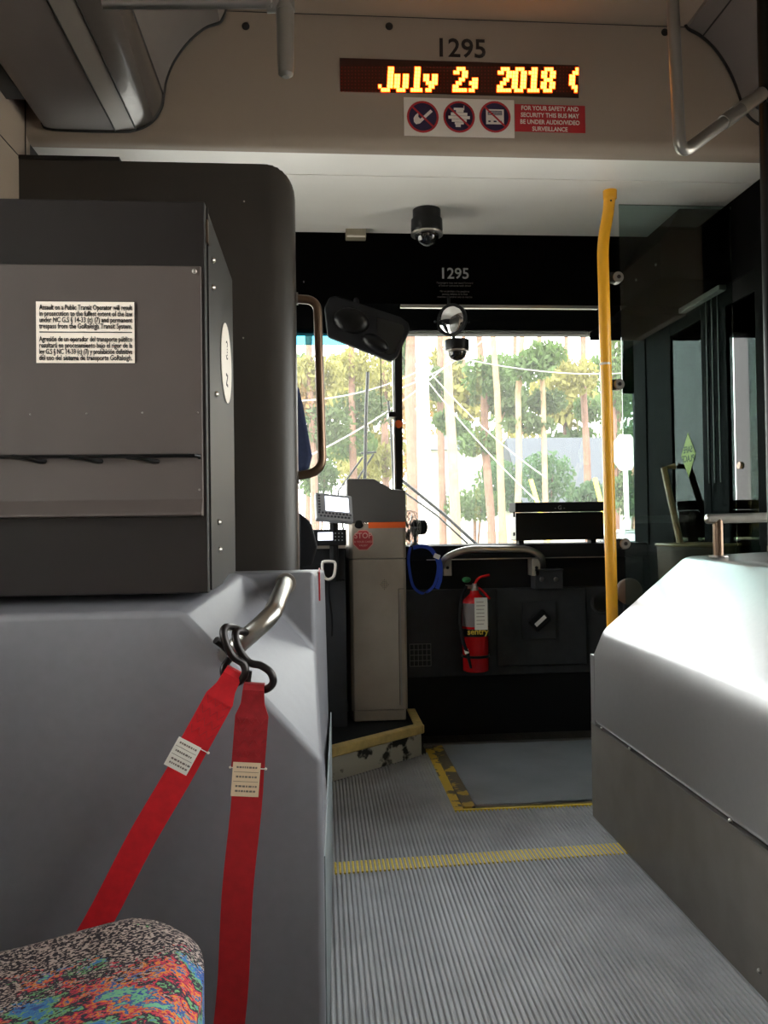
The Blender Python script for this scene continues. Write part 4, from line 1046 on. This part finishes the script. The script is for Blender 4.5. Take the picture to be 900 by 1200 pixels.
# fan
c = at(480, 618, 3.86)
g = thing('dash_fan', V((c.x, 3.9, .94)), 'small wire-caged dashboard fan with black motor right of the farebox', 'fan')
axf = V((-.93, -.36, 0)).normalized()
mb = MB(); u_ = axf.cross(V((0, 0, 1))).normalized(); Rf = .082
for rr_, off_ in ((Rf, .0), (Rf*.96, .018), (Rf*.75, .026), (Rf*.5, .03), (Rf*.96, -.018), (Rf*.6, -.026)):
    mb.tube([c+axf*off_+(u_*math.cos(2*PI*i/28)+V((0, 0, 1))*math.sin(2*PI*i/28))*rr_ for i in range(28)], .0014, 5, closed=True)
for k in range(18):
    a_ = 2*PI*k/18; dd = u_*math.cos(a_)+V((0, 0, 1))*math.sin(a_)
    mb.tube([c+axf*.03, c+axf*.03+dd*Rf*.5, c+axf*.018+dd*Rf*.96, c+dd*Rf, c-axf*.018+dd*Rf*.96, c-axf*.026+dd*Rf*.3], .001, 4)
mb.build('cage', m_steel_d, g)
mb = MB()
for k in range(4):
    a_ = 2*PI*k/4+.4; dd = u_*math.cos(a_)+V((0, 0, 1))*math.sin(a_); d2 = axf.cross(dd)
    mb.prism([c+dd*.01-d2*.008, c+dd*.065-d2*.022+axf*.008, c+dd*.068+d2*.016-axf*.008, c+dd*.01+d2*.01], axf*.0015)
mb.build('blades', mat('smoky blades', (90, 92, 92), .3), g)
MB().lathe(c-axf*.015, -axf, [(0, .02), (.012, .036), (.062, .036), (.07, .026), (.078, .006)], 20).build('motor', m_black, g)
MB().tube([c-axf*.04+V((0, 0, -.03)), V((c.x+.03, c.y+.03, .985)), V((c.x+.03, c.y+.04, .935))], .009, 10).lathe(V((c.x+.03, c.y+.04, .936)), (0, 0, 1), [(0, .03), (.008, .028), (.02, .012)], 16).build('stand', m_hook, g)
# blue lanyard
g = thing('blue_lanyard', at(480, 640, 3.84), 'blue looped lanyard hanging beside the farebox below the dash fan', 'lanyard')
def loop(pp, w_, Y): return ribbon(spl([at(px, py, Y+dy) for px, py, dy in pp], 6), w_, .002, V((1, 0, .3)))
loop([(481, 641, .0), (478.5, 655, -.01), (481, 675, -.01), (485, 688, -.01), (494, 695, -.005), (503, 692, 0), (510, 683, 0), (513.5, 665, 0), (511, 652, 0)], .013, 3.84).build('band', m_blue_s, g)
loop([(484, 642, .01), (494, 640, .01), (504, 643, .005), (511, 652, 0), (516, 660, 0), (516, 678, 0), (512, 690, 0)], .019, 3.84).build('band', m_blue_s, g)
MB().obox(at(512, 652, 3.83), .03, .006, .022, Matrix.Rotation(.4, 3, 'Y')).build('clip', m_stick_w, g)
MB().tube([at(482, 640, 3.85), at(482, 634, 3.93)], .005, 8).build('hook', m_hook, g)

# ================================================================ WIPERS (outside)
def wiper(name, label, arms, blade):
    g = thing(name, at(*arms[0][0], 4.36), label, 'wiper', 'windshield wipers')
    for a_ in arms: MB().tube([at(px, py, 4.345) for px, py in a_], .0055, 8).build('arm', m_gloss, g)
    MB().tube([at(px, py, 4.325) for px, py in blade], .009, 8).build('blade', m_gloss, g)
wiper('windshield_wiper', 'upright black windshield wiper seen through glass left of the central post', [[(405, 640), (396, 576), (425, 536)], [(412, 640), (420, 560), (438, 532)], [(423, 531), (441, 530)]], [(431, 436), (429, 480), (427.5, 565)])
wiper('windshield_wiper', 'slanting black windshield wiper across the lower windshield right of post', [[(548, 637), (512, 604), (474, 577)]], [(561, 640), (518, 601), (470, 562)])
# exterior driver-side mirror arm next to post
tag(MB().tube([at(455, 470, 4.4), at(458, 500, 4.4), at(461, 560, 4.4), at(462, 640, 4.4)], .007, 8).build('wiper_rod', m_gloss), 'thin black rod outside the windshield, just left of central post', 'rod')

# ================================================================ FRONT DOOR LEAVES
XD = XR+.005
def leaf(name, y0, y1, gy0, gy1, hand):
    d_ = struct(MB().box(XD, XD+.022, y0, gy0, .0, 1.984).box(XD, XD+.022, gy1, y1, .0, 1.984).box(XD, XD+.022, gy0, gy1, 1.905, 1.984).box(XD, XD+.022, gy0, gy1, .0, .12).build(name, m_frame, origin=(XD, y0, 0), bevel=.004))
    MB().box(XD+.008, XD+.012, gy0, gy1, .12, 1.905).build('door_pane', g_door, d_)
    return d_
d1 = leaf('door_1', 3.278, 3.928, atX(823, 500, XD).y, atX(787, 500, XD).y, 0)
d2 = leaf('door_2', 2.898, 3.274, atX(889, 500, XD).y, atX(853, 500, XD).y, 0)
mb = MB()
for px in (828.5, 835, 842):
    q = atX(px, 400, XD); mb.box(XD-.004, XD, q.y-.0015, q.y+.0015, 1.2, 1.97)
mb.build('rubber_seal', m_duct, d1)
# grab handles of door
for px0, py0, px1, py1, par, lab in ((778, 549, 799, 645, d1, 'door_handle'), (898, 548, 868, 648, d2, 'door_handle')):
    a, b = at(px0, py0, 3.62 if par is d1 else 2.995), at(px1, py1, 3.42 if par is d1 else 3.12)
    if par is d2: a, b = at(px0, py0, 3.05), at(px1, py1, 3.15)
    b2 = b+(b-a)*1.2
    MB().tube([V((XD, a.y, a.z+.01)), a, b2, V((XD, b2.y, b2.z))], .0145, 12).build(lab, m_tan, par)
# diamond sticker, read from outside
c = atX(806.5, 533, XD+.006); hz = 27*c.y/F; hy = .07
ds_ = MB().prism([c+V((0, 0, hz)), c+V((0, hy, 0)), c+V((0, 0, -hz)), c+V((0, -hy, 0))], (.001, 0, 0)).build('diamond_sticker', mat('pale yellow green', (196, 206, 110), .6), d1)
RM = Matrix(((0, 0, 1), (1, 0, 0), (0, 1, 0)))
MB().text('SAFE', c+V((-.0012, 0, .022)), .042, RM, bold=.01).text('PLACE', c+V((-.0012, 0, -.018)), .042, RM, bold=.01).build('sticker_lettering', mat('olive ink', (90, 100, 70), .6), ds_)
# brown bin and round pad, solids added for unidentified brown patches behind the partition
a, b = at(784, 640, 3.09), at(871, 640, 3.09)
g = thing('brown_tub_form', ((a.x+b.x)/2, 3.15, .0), 'brown tub-like bin with rounded rim behind the right wheel housing', 'bin')
def rr_outline(cx, cy, hx, hy, r_, z):
    out = []
    for (sx, sy, a0) in ((1, 1, 0), (-1, 1, PI/2), (-1, -1, PI), (1, -1, 3*PI/2)):
        for k in range(5):
            t = a0+k*PI/8; out.append(V((cx+sx*(hx-r_)+r_*math.cos(t), cy+sy*(hy-r_)+r_*math.sin(t), z)))
    return out
cx, cy = (a.x+b.x)/2-.004, 3.17; zt = a.z+.002
mb = MB(); L = [rr_outline(cx, cy, .10, .07, .03, 0.0), rr_outline(cx, cy, .135, .10, .04, zt), rr_outline(cx, cy, .128, .093, .035, zt), rr_outline(cx, cy, .095, .065, .03, .01)]
vs = sum(L, []); n_ = 20; fs2 = [(i*n_+k, i*n_+(k+1) % n_, (i+1)*n_+(k+1) % n_, (i+1)*n_+k) for i in range(3) for k in range(n_)]+[list(range(n_)), [3*n_+k for k in range(n_)]]
mb.add(vs, fs2).build('tub_body', m_brown, g, ang=50)
MB().tube(rr_outline(cx, cy, .136, .101, .04, zt), .006, 8, closed=True).build('rim', m_tan, g)
c = at(737, 693, 3.4)
g = thing('round_brown_pad', (c.x, 3.45, .0), 'round brown pad on a short post beside the yellow pole', 'shape')
MB().lathe(c+V((0, .015, 0)), (0, -1, 0), [(0, .054), (.02, .058), (.03, .05), (.034, .01)], 28).build('pad', m_brown, g, ang=60)
MB().tube([V((c.x, c.y+.03, 0.004)), V((c.x, c.y+.03, c.z))], .016, 12).build('post', m_black, g)

# ================================================================ OUTSIDE
GZ = -.45
m_road = mat('pale asphalt', (160, 156, 150), .9, var=.08, vs=3)
m_grass = mat('dry grass', (140, 146, 104), .95, var=.25, vs=2)
m_walk = mat('concrete walk', (205, 200, 190), .9)
m_bark = mat('pine bark', (102, 76, 64), .95, var=.25, vs=6, bump=.6, bs=12, dist=.03)
m_bark2 = mat('pale bark', (130, 106, 82), .95, var=.2, vs=6)
def leafmat(name, rgb):
    m = mat(name, rgb, .8, var=.25, vs=.6); b = m.node_tree.nodes['Principled BSDF']
    nt = m.node_tree; tr = nt.nodes.new('ShaderNodeBsdfTranslucent'); tr.inputs['Color'].default_value = (*lin(tuple(min(255, x*1.1) for x in rgb)), 1)
    mx = nt.nodes.new('ShaderNodeMixShader'); mx.inputs[0].default_value = .45
    out = nt.nodes['Material Output']; nt.links.new(b.outputs[0], mx.inputs[1]); nt.links.new(tr.outputs[0], mx.inputs[2]); nt.links.new(mx.outputs[0], out.inputs[0])
    return m
lf = [leafmat('pine foliage', (62, 76, 42)), leafmat('yellow green foliage', (112, 108, 56)), leafmat('fresh green foliage', (68, 88, 46)), leafmat('autumn foliage', (134, 106, 62)), leafmat('bush foliage', (58, 84, 50))]
g_ = struct(MB().box(-60, 60, 4.5, 120, GZ-.3, GZ).build('floor_road', m_road, origin=(0, 10, GZ)))
struct(MB().box(1.9, 60, -30, 4.5, GZ-.3, GZ).box(-60, -1.1, -30, 4.5, GZ-.3, GZ).build('floor_road_side', m_walk, origin=(0, 0, GZ)))
struct(MB().box(-60, 60, 13, 120, GZ-.05, GZ+.10).build('floor_lawn', m_grass, origin=(0, 20, GZ)))
def foliage(c, rx, ry, rz, n, s, mb):
    for i in range(n):
        u = V((random.gauss(0, 1), random.gauss(0, 1), random.gauss(0, 1))).normalized()*random.random()**.4
        p = V(c)+V((u.x*rx, u.y*ry, u.z*rz))
        E = Euler((random.uniform(0, PI), random.uniform(0, PI), random.uniform(0, 2*PI))).to_matrix(); q = s*random.uniform(.5, 1.3)
        mb.add([p+E@V((-q, 0, 0)), p+E@V((0, -q*.45, 0)), p+E@V((q, 0, 0)), p+E@V((0, q*.45, 0))], [(0, 1, 2, 3)])
def tree(px0, px1, Y, wpx, crowns, label, bark=m_bark, n=900, s=.095, group='trees beyond the road'):
    a = at(px0, 612, Y); a.z = GZ+.05; b = at(px1, 385, Y); d = (b-a)
    g = thing('tree', a, label, 'tree', group)
    r_ = wpx*Y/F/2
    pts = [a+d*t+V((random.uniform(-.04, .04), 0, 0))*(t > 0) for t in (0, .25, .5, .75, 1, 1.35)]
    MB().tube(pts, [r_*1.15, r_, r_*.95, r_*.85, r_*.75, r_*.5], 9).build('trunk', bark, g)
    bl = MB()
    mbs = {}
    for (px, py, rx, rz, mi) in crowns:
        c = at(px, py, Y+random.uniform(-.6, .6)); mbs.setdefault(mi, MB()); foliage(c, rx*Y/F, rx*Y/F*.7, rz*Y/F, int(n*rx*rz/900)+60, s, mbs[mi])
        tt = min(1.3, max(.3, (c.z-a.z)/d.z)); q = a+d*(tt-.08); bl.tube([q, q.lerp(c, .55)+V((0, 0, .1)), c], [r_*.3, r_*.2, r_*.08], 6)
    bl.build('branches', bark, g)
    for mi, m_ in mbs.items(): m_.build('foliage', lf[mi], g)
T = [
 (484, 481, 17, 15, [(476, 415, 22, 18, 2), (480, 372, 40, 22, 0)], 'thick double-looking pine trunk just right of windshield central post', m_bark),
 (519, 516, 22, 9, [(512, 450, 18, 22, 0), (520, 420, 18, 14, 1)], 'slim brown pine trunk below the round mirror, left of yellow trunk', m_bark),
 (535, 525, 15, 13, [(532, 500, 20, 12, 2), (522, 492, 16, 10, 2)], 'leaning yellowish pine trunk beneath the small dome camera', m_bark2),
 (577, 562, 20, 10, [(582, 465, 34, 22, 0), (570, 440, 30, 24, 2), (560, 520, 28, 16, 2)], 'dark-crowned pine in the middle of the windshield', m_bark),
 (592, 577, 19, 9, [(598, 478, 22, 12, 0)], 'second leaning pine trunk in the middle of the windshield', m_bark2),
 (601, 611, 18, 8, [(622, 430, 30, 18, 2), (620, 498, 34, 12, 0)], 'slender pine trunk leaning right, left of the grey roof', m_bark2),
 (641, 632, 18, 7, [(640, 470, 26, 16, 0), (640, 415, 26, 16, 2)], 'slender pale pine trunk in front of the grey roof', m_bark2),
 (690, 683, 21, 9, [(672, 440, 30, 24, 1), (690, 480, 22, 16, 2)], 'pine trunk left of the yellow pole before the grey roof', m_bark),
 (722, 716, 24, 9, [(735, 430, 26, 60, 2), (738, 540, 26, 50, 2)], 'green tree seen behind the yellow pole through corner glass', m_bark),
 (370, 362, 20, 9, [(372, 440, 34, 26, 1), (380, 500, 36, 24, 0), (358, 470, 26, 30, 3)], 'yellow-green tree seen through the left windshield beside partition', m_bark),
 (415, 412, 22, 9, [(415, 430, 40, 22, 1), (425, 480, 40, 24, 0), (410, 520, 34, 20, 2)], 'bushy green tree behind the upright wiper', m_bark),
 (452, 448, 24, 9, [(448, 450, 26, 30, 1), (450, 540, 24, 20, 1)], 'yellowish tree immediately left of the windshield central post', m_bark),
]
for t in T: tree(t[0], t[1], t[2], t[3], t[4], t[5], t[6])
# far tree row
for i, px in enumerate((360, 420, 478, 540, 600, 660, 722, 790)):
    k = [3, 1, 3, 1, 2, 1, 2, 2][i]
    where = ['behind the left windshield edge', 'behind the upright wiper', 'behind the central post', 'behind the small dome camera', 'behind the middle pines', 'above the grey roof', 'behind the yellow pole', 'seen through the front door glass'][i]
    tree(px, px+4, 46 if i % 2 else 60, 6, [(px, 466, 42, 38, k), (px+14, 532, 44, 34, [2, 1, 3, 2, 1, 2, 2, 2][i]), (px-12, 430, 22, 16, 2)], ['yellow', 'olive', 'orange-tinted', 'pale', 'green', 'sunny', 'broad', 'dense'][i]+' leafy tree in the far row '+where, m_bark, n=520, s=.33, group='far row of trees')
def bush(px, py, rx, rz, Y, label, mi=4):
    c = at(px, py, Y); g = thing('bush', V((c.x, c.y, GZ+.05)), label, 'bush', 'bushes across the road')
    mb = MB(); foliage(c, rx*Y/F, rx*Y/F*.8, rz*Y/F, int(500*rx*rz/700)*2+150, .085, mb); mb.build('foliage', lf[mi], g)
    MB().tube([V((c.x, c.y, GZ+.05)), c], .05, 6).tube([V((c.x, c.y, GZ+.05)), c+V((.2, 0, .1))], .03, 6).build('stem', m_bark, g)
bush(556, 592, 40, 20, 22, 'low green shrub right of the yellowish pine trunk', 2); bush(478, 590, 22, 24, 27, 'pale shrub right of the windshield central post', 1); bush(585, 570, 34, 32, 24, 'round green bush beneath the middle pines'); bush(640, 560, 36, 34, 25, 'wide green bush in front of the grey roof'); bush(692, 588, 30, 26, 19, 'green bush left of the yellow pole')
bush(735, 580, 18, 30, 20, 'green bush seen through the corner glass right of yellow pole', 2); bush(372, 560, 26, 24, 22, 'bright green bush at the left windshield edge', 2); bush(425, 555, 30, 22, 26, 'yellow-green bush behind the upright wiper', 1)
# houses
def house(px0, px1, pyw, pyr, pyb, Y, wallm, roofm, label, gable=None):
    a, b = at(px0, pyw, Y), at(px1, pyw, Y); top = at(px0, pyr, Y)
    g = thing('house', V(((a.x+b.x)/2, Y, GZ+.1)), label, 'house')
    w = MB().box(a.x, b.x, Y, Y+6, GZ+.1, a.z).build('walls', wallm, g)
    ov = .4
    MB().prism([V((a.x-ov, Y-ov, a.z)), V((a.x-ov, Y+3, top.z)), V((a.x-ov, Y+6+ov, a.z))], (b.x-a.x+2*ov, 0, 0)).build('roof', roofm, g)
    return g, w
m_hw = mat('white siding', (176, 174, 168), .8); m_roof = mat('grey shingles', (46, 50, 56), .9, var=.1, vs=3); m_brick = mat('pink brick', (190, 140, 120), .9, var=.1, vs=8)
g, w = house(505, 566, 528, 500, 612, 34, m_hw, m_roof, 'white house behind the yellowish pine trunk')
c = at(524.5, 580, 33.9)
wd = MB().box(c.x-.28, c.x+.28, 33.93, 34.01, c.z-.45, c.z+.45).build('window', mat('house window', (90, 96, 104), .3), g)
MB().box(c.x-.02, c.x+.02, 33.9, 33.93, c.z-.45, c.z+.45).box(c.x-.28, c.x+.28, 33.9, 33.93, c.z-.02, c.z+.02).box(c.x-.28, c.x+.28, 33.9, 33.93, c.z+.2, c.z+.24).build('glazing_bars', m_hw, wd)
house(622, 760, 597, 505, 610, 36, m_hw, m_roof, 'low house with broad grey roof behind the right pines')
# utility pole, wires
c = at(499, 600, 14); g = thing('utility_pole', V((c.x, 14, GZ+.1)), 'pale utility pole glowing white beside the thick pine trunk', 'pole')
a = at(499, 600, 14); b = at(494, 385, 14)
MB().tube([V((a.x, 14, GZ+.1)), a+(b-a)*1.8], [.13, .10], 10).build('shaft', mat('pale wood pole', (226, 220, 206), .9), g)
MB().box(b.x-.9, b.x+.9, 13.9, 14.1, b.z+.25, b.z+.37).build('crossarm', m_bark2, g)
m_wire = mat('cable', (130, 126, 122), .6)
for (p, q, lab) in (((350, 540, 10), (528, 424, 13), 'lower power cable sloping up across the left windshield'), ((350, 470, 11), (500, 430, 14), 'upper power cable crossing the left windshield'), ((500, 432, 14), (640, 560, 12), 'cable sloping down right from the utility pole'), ((500, 445, 14), (665, 620, 11), 'second guy cable sloping down right from utility pole'), ((540, 420, 12), (745, 436, 16), 'nearly level bright cable right of the small dome camera'), ((470, 455, 12), (580, 386, 18), 'cable rising right past the round mirror')):
    a, b = at(*p), at(*q); pts = [a.lerp(b, t/10)+V((0, 0, -.12*4*(t/10)*(1-t/10))) for t in range(11)]
    tag(MB().tube(pts, .010, 6).build('power_cable', m_wire), lab, 'cable', 'overhead cables')
for (p, q, lab) in (((622, 562, 13), (640, 584, 12.6), 'short yellow guy wire guard before the slender pale trunk'), ((697, 560, 12), (708, 576, 11.8), 'short yellow guy wire guard beside the yellow pole')):
    a, b = at(*p), at(*q); b2 = V((b.x+.35, b.y, GZ+.05)); tag(MB().tube([a, b2], .035, 8).build('guy_guard', mat('guard yellow', (232, 206, 60), .6)), lab, 'guy guard', 'yellow guy wire guards')
# sign post on the right
c = at(735, 560, 11); g = thing('street_sign', V((c.x, 11, GZ+.1)), 'white-backed street sign on post seen through the corner glass', 'sign')
MB().tube([V((c.x, 11, GZ+.1)), at(733, 545, 11)], .035, 8).build('post', m_stick_w, g)
q = at(733, 530, 11); MB().prism([q+V((.2*math.cos(PI/8+i*PI/4), 0, .27*math.sin(PI/8+i*PI/4))) for i in range(8)], (0, .02, 0)).build('plate', m_stick_w, g)
# right side outside the door
g, w = house(862, 1080, 500, 470, 612, 17, m_brick, m_roof, 'brick building seen through the front door glass')
g = thing('tree', (8.5, 14, GZ), 'large green tree seen through the top of the front door glass', 'tree')
mb = MB(); foliage((6.9, 9.3, 3.4), 2.3, 2.0, 1.7, 3000, .085, mb); mb.build('foliage', lf[2], g); MB().tube([(6.7, 9.2, GZ), (6.8, 9.2, 4)], .15, 8).build('trunk', m_bark, g)
g.location = (6.7, 9.2, GZ); 
for ch in g.children: ch.location = V((8.5, 14, GZ))-V(g.location)
# car parked outside
cx, cy = 3.9, 8.2
g = thing('parked_car', (cx, cy, GZ), 'dark car parked outside, seen through the front door glass', 'car')
side = [(-2.1, .25), (-2.1, .75), (-1.2, .9), (-.6, 1.4), (.9, 1.42), (1.6, .95), (2.1, .85), (2.1, .25)]
MB().prism([V((cx+x, cy-.85, GZ+z)) for x, z in side], (0, 1.7, 0)).build('car_body', mat('dark car paint', (34, 36, 42), .2, coat=1), g, bevel=.06)
for sx in (-1.3, 1.3):
    for sy in (-.86, .66): MB().cyl(V((cx+sx, cy+sy, GZ+.32)), (0, 1, 0), .32, .2, 24).build('wheel', m_gloss, g)
win = [(-1.05, .93), (-.55, 1.33), (.85, 1.35), (1.4, .97)]
MB().prism([V((cx+x, cy-.862, GZ+z)) for x, z in win], (0, .01, 0)).build('side_window', mat('car glass', (60, 70, 78), .1), g)
MB().ell(V((cx-2.08, cy-.6, GZ+.68)), .06, .14, .08, 10).build('headlight', m_steel, g)
# exterior door mirror
c = atX(797, 420, 1.95)
g = thing('exterior_mirror', c+V((0, 0, .3)), 'black exterior mirror seen through the far door glass', 'mirror')
MB().ell(c, .06, .07, .13, 18).build('mirror_head', m_gloss, g)
MB().tube([c, c+V((0, .1, .25)), V((XR+.06, c.y+.25, c.z+.35))], .012, 8).build('arm', m_gloss, g)

# ================================================================ LIGHT
w = bpy.data.worlds.new('sky'); sc.world = w; w.use_nodes = True; nt = w.node_tree
bg = nt.nodes['Background']; tc = nt.nodes.new('ShaderNodeTexCoord'); sp = nt.nodes.new('ShaderNodeSeparateXYZ'); rp_ = nt.nodes.new('ShaderNodeValToRGB')
nt.links.new(tc.outputs['Generated'], sp.inputs[0]); nt.links.new(sp.outputs['Z'], rp_.inputs[0]); nt.links.new(rp_.outputs[0], bg.inputs[0])
rp_.color_ramp.elements[0].color = (1, 1, .98, 1); rp_.color_ramp.elements[0].position = 0; rp_.color_ramp.elements[1].color = (.84, .92, 1, 1); rp_.color_ramp.elements[1].position = .7
bg.inputs[1].default_value = 8.0
s = bpy.data.lights.new('sun', 'SUN'); s.energy = 10; s.angle = .03; s.color = (1, .95, .86)
so_ = bpy.data.objects.new('sun', s); C.objects.link(so_); so_.rotation_euler = Euler((math.radians(38), 0, math.radians(-25)))
sc.view_settings.view_transform = 'Standard'; sc.view_settings.look = 'None'; sc.view_settings.exposure = 0.6; sc.view_settings.gamma = 1
sc.view_settings.use_curve_mapping = False
sc.cycles.use_denoising = True
sc.cycles.max_bounces = 10; sc.cycles.diffuse_bounces = 6; sc.cycles.transparent_max_bounces = 24
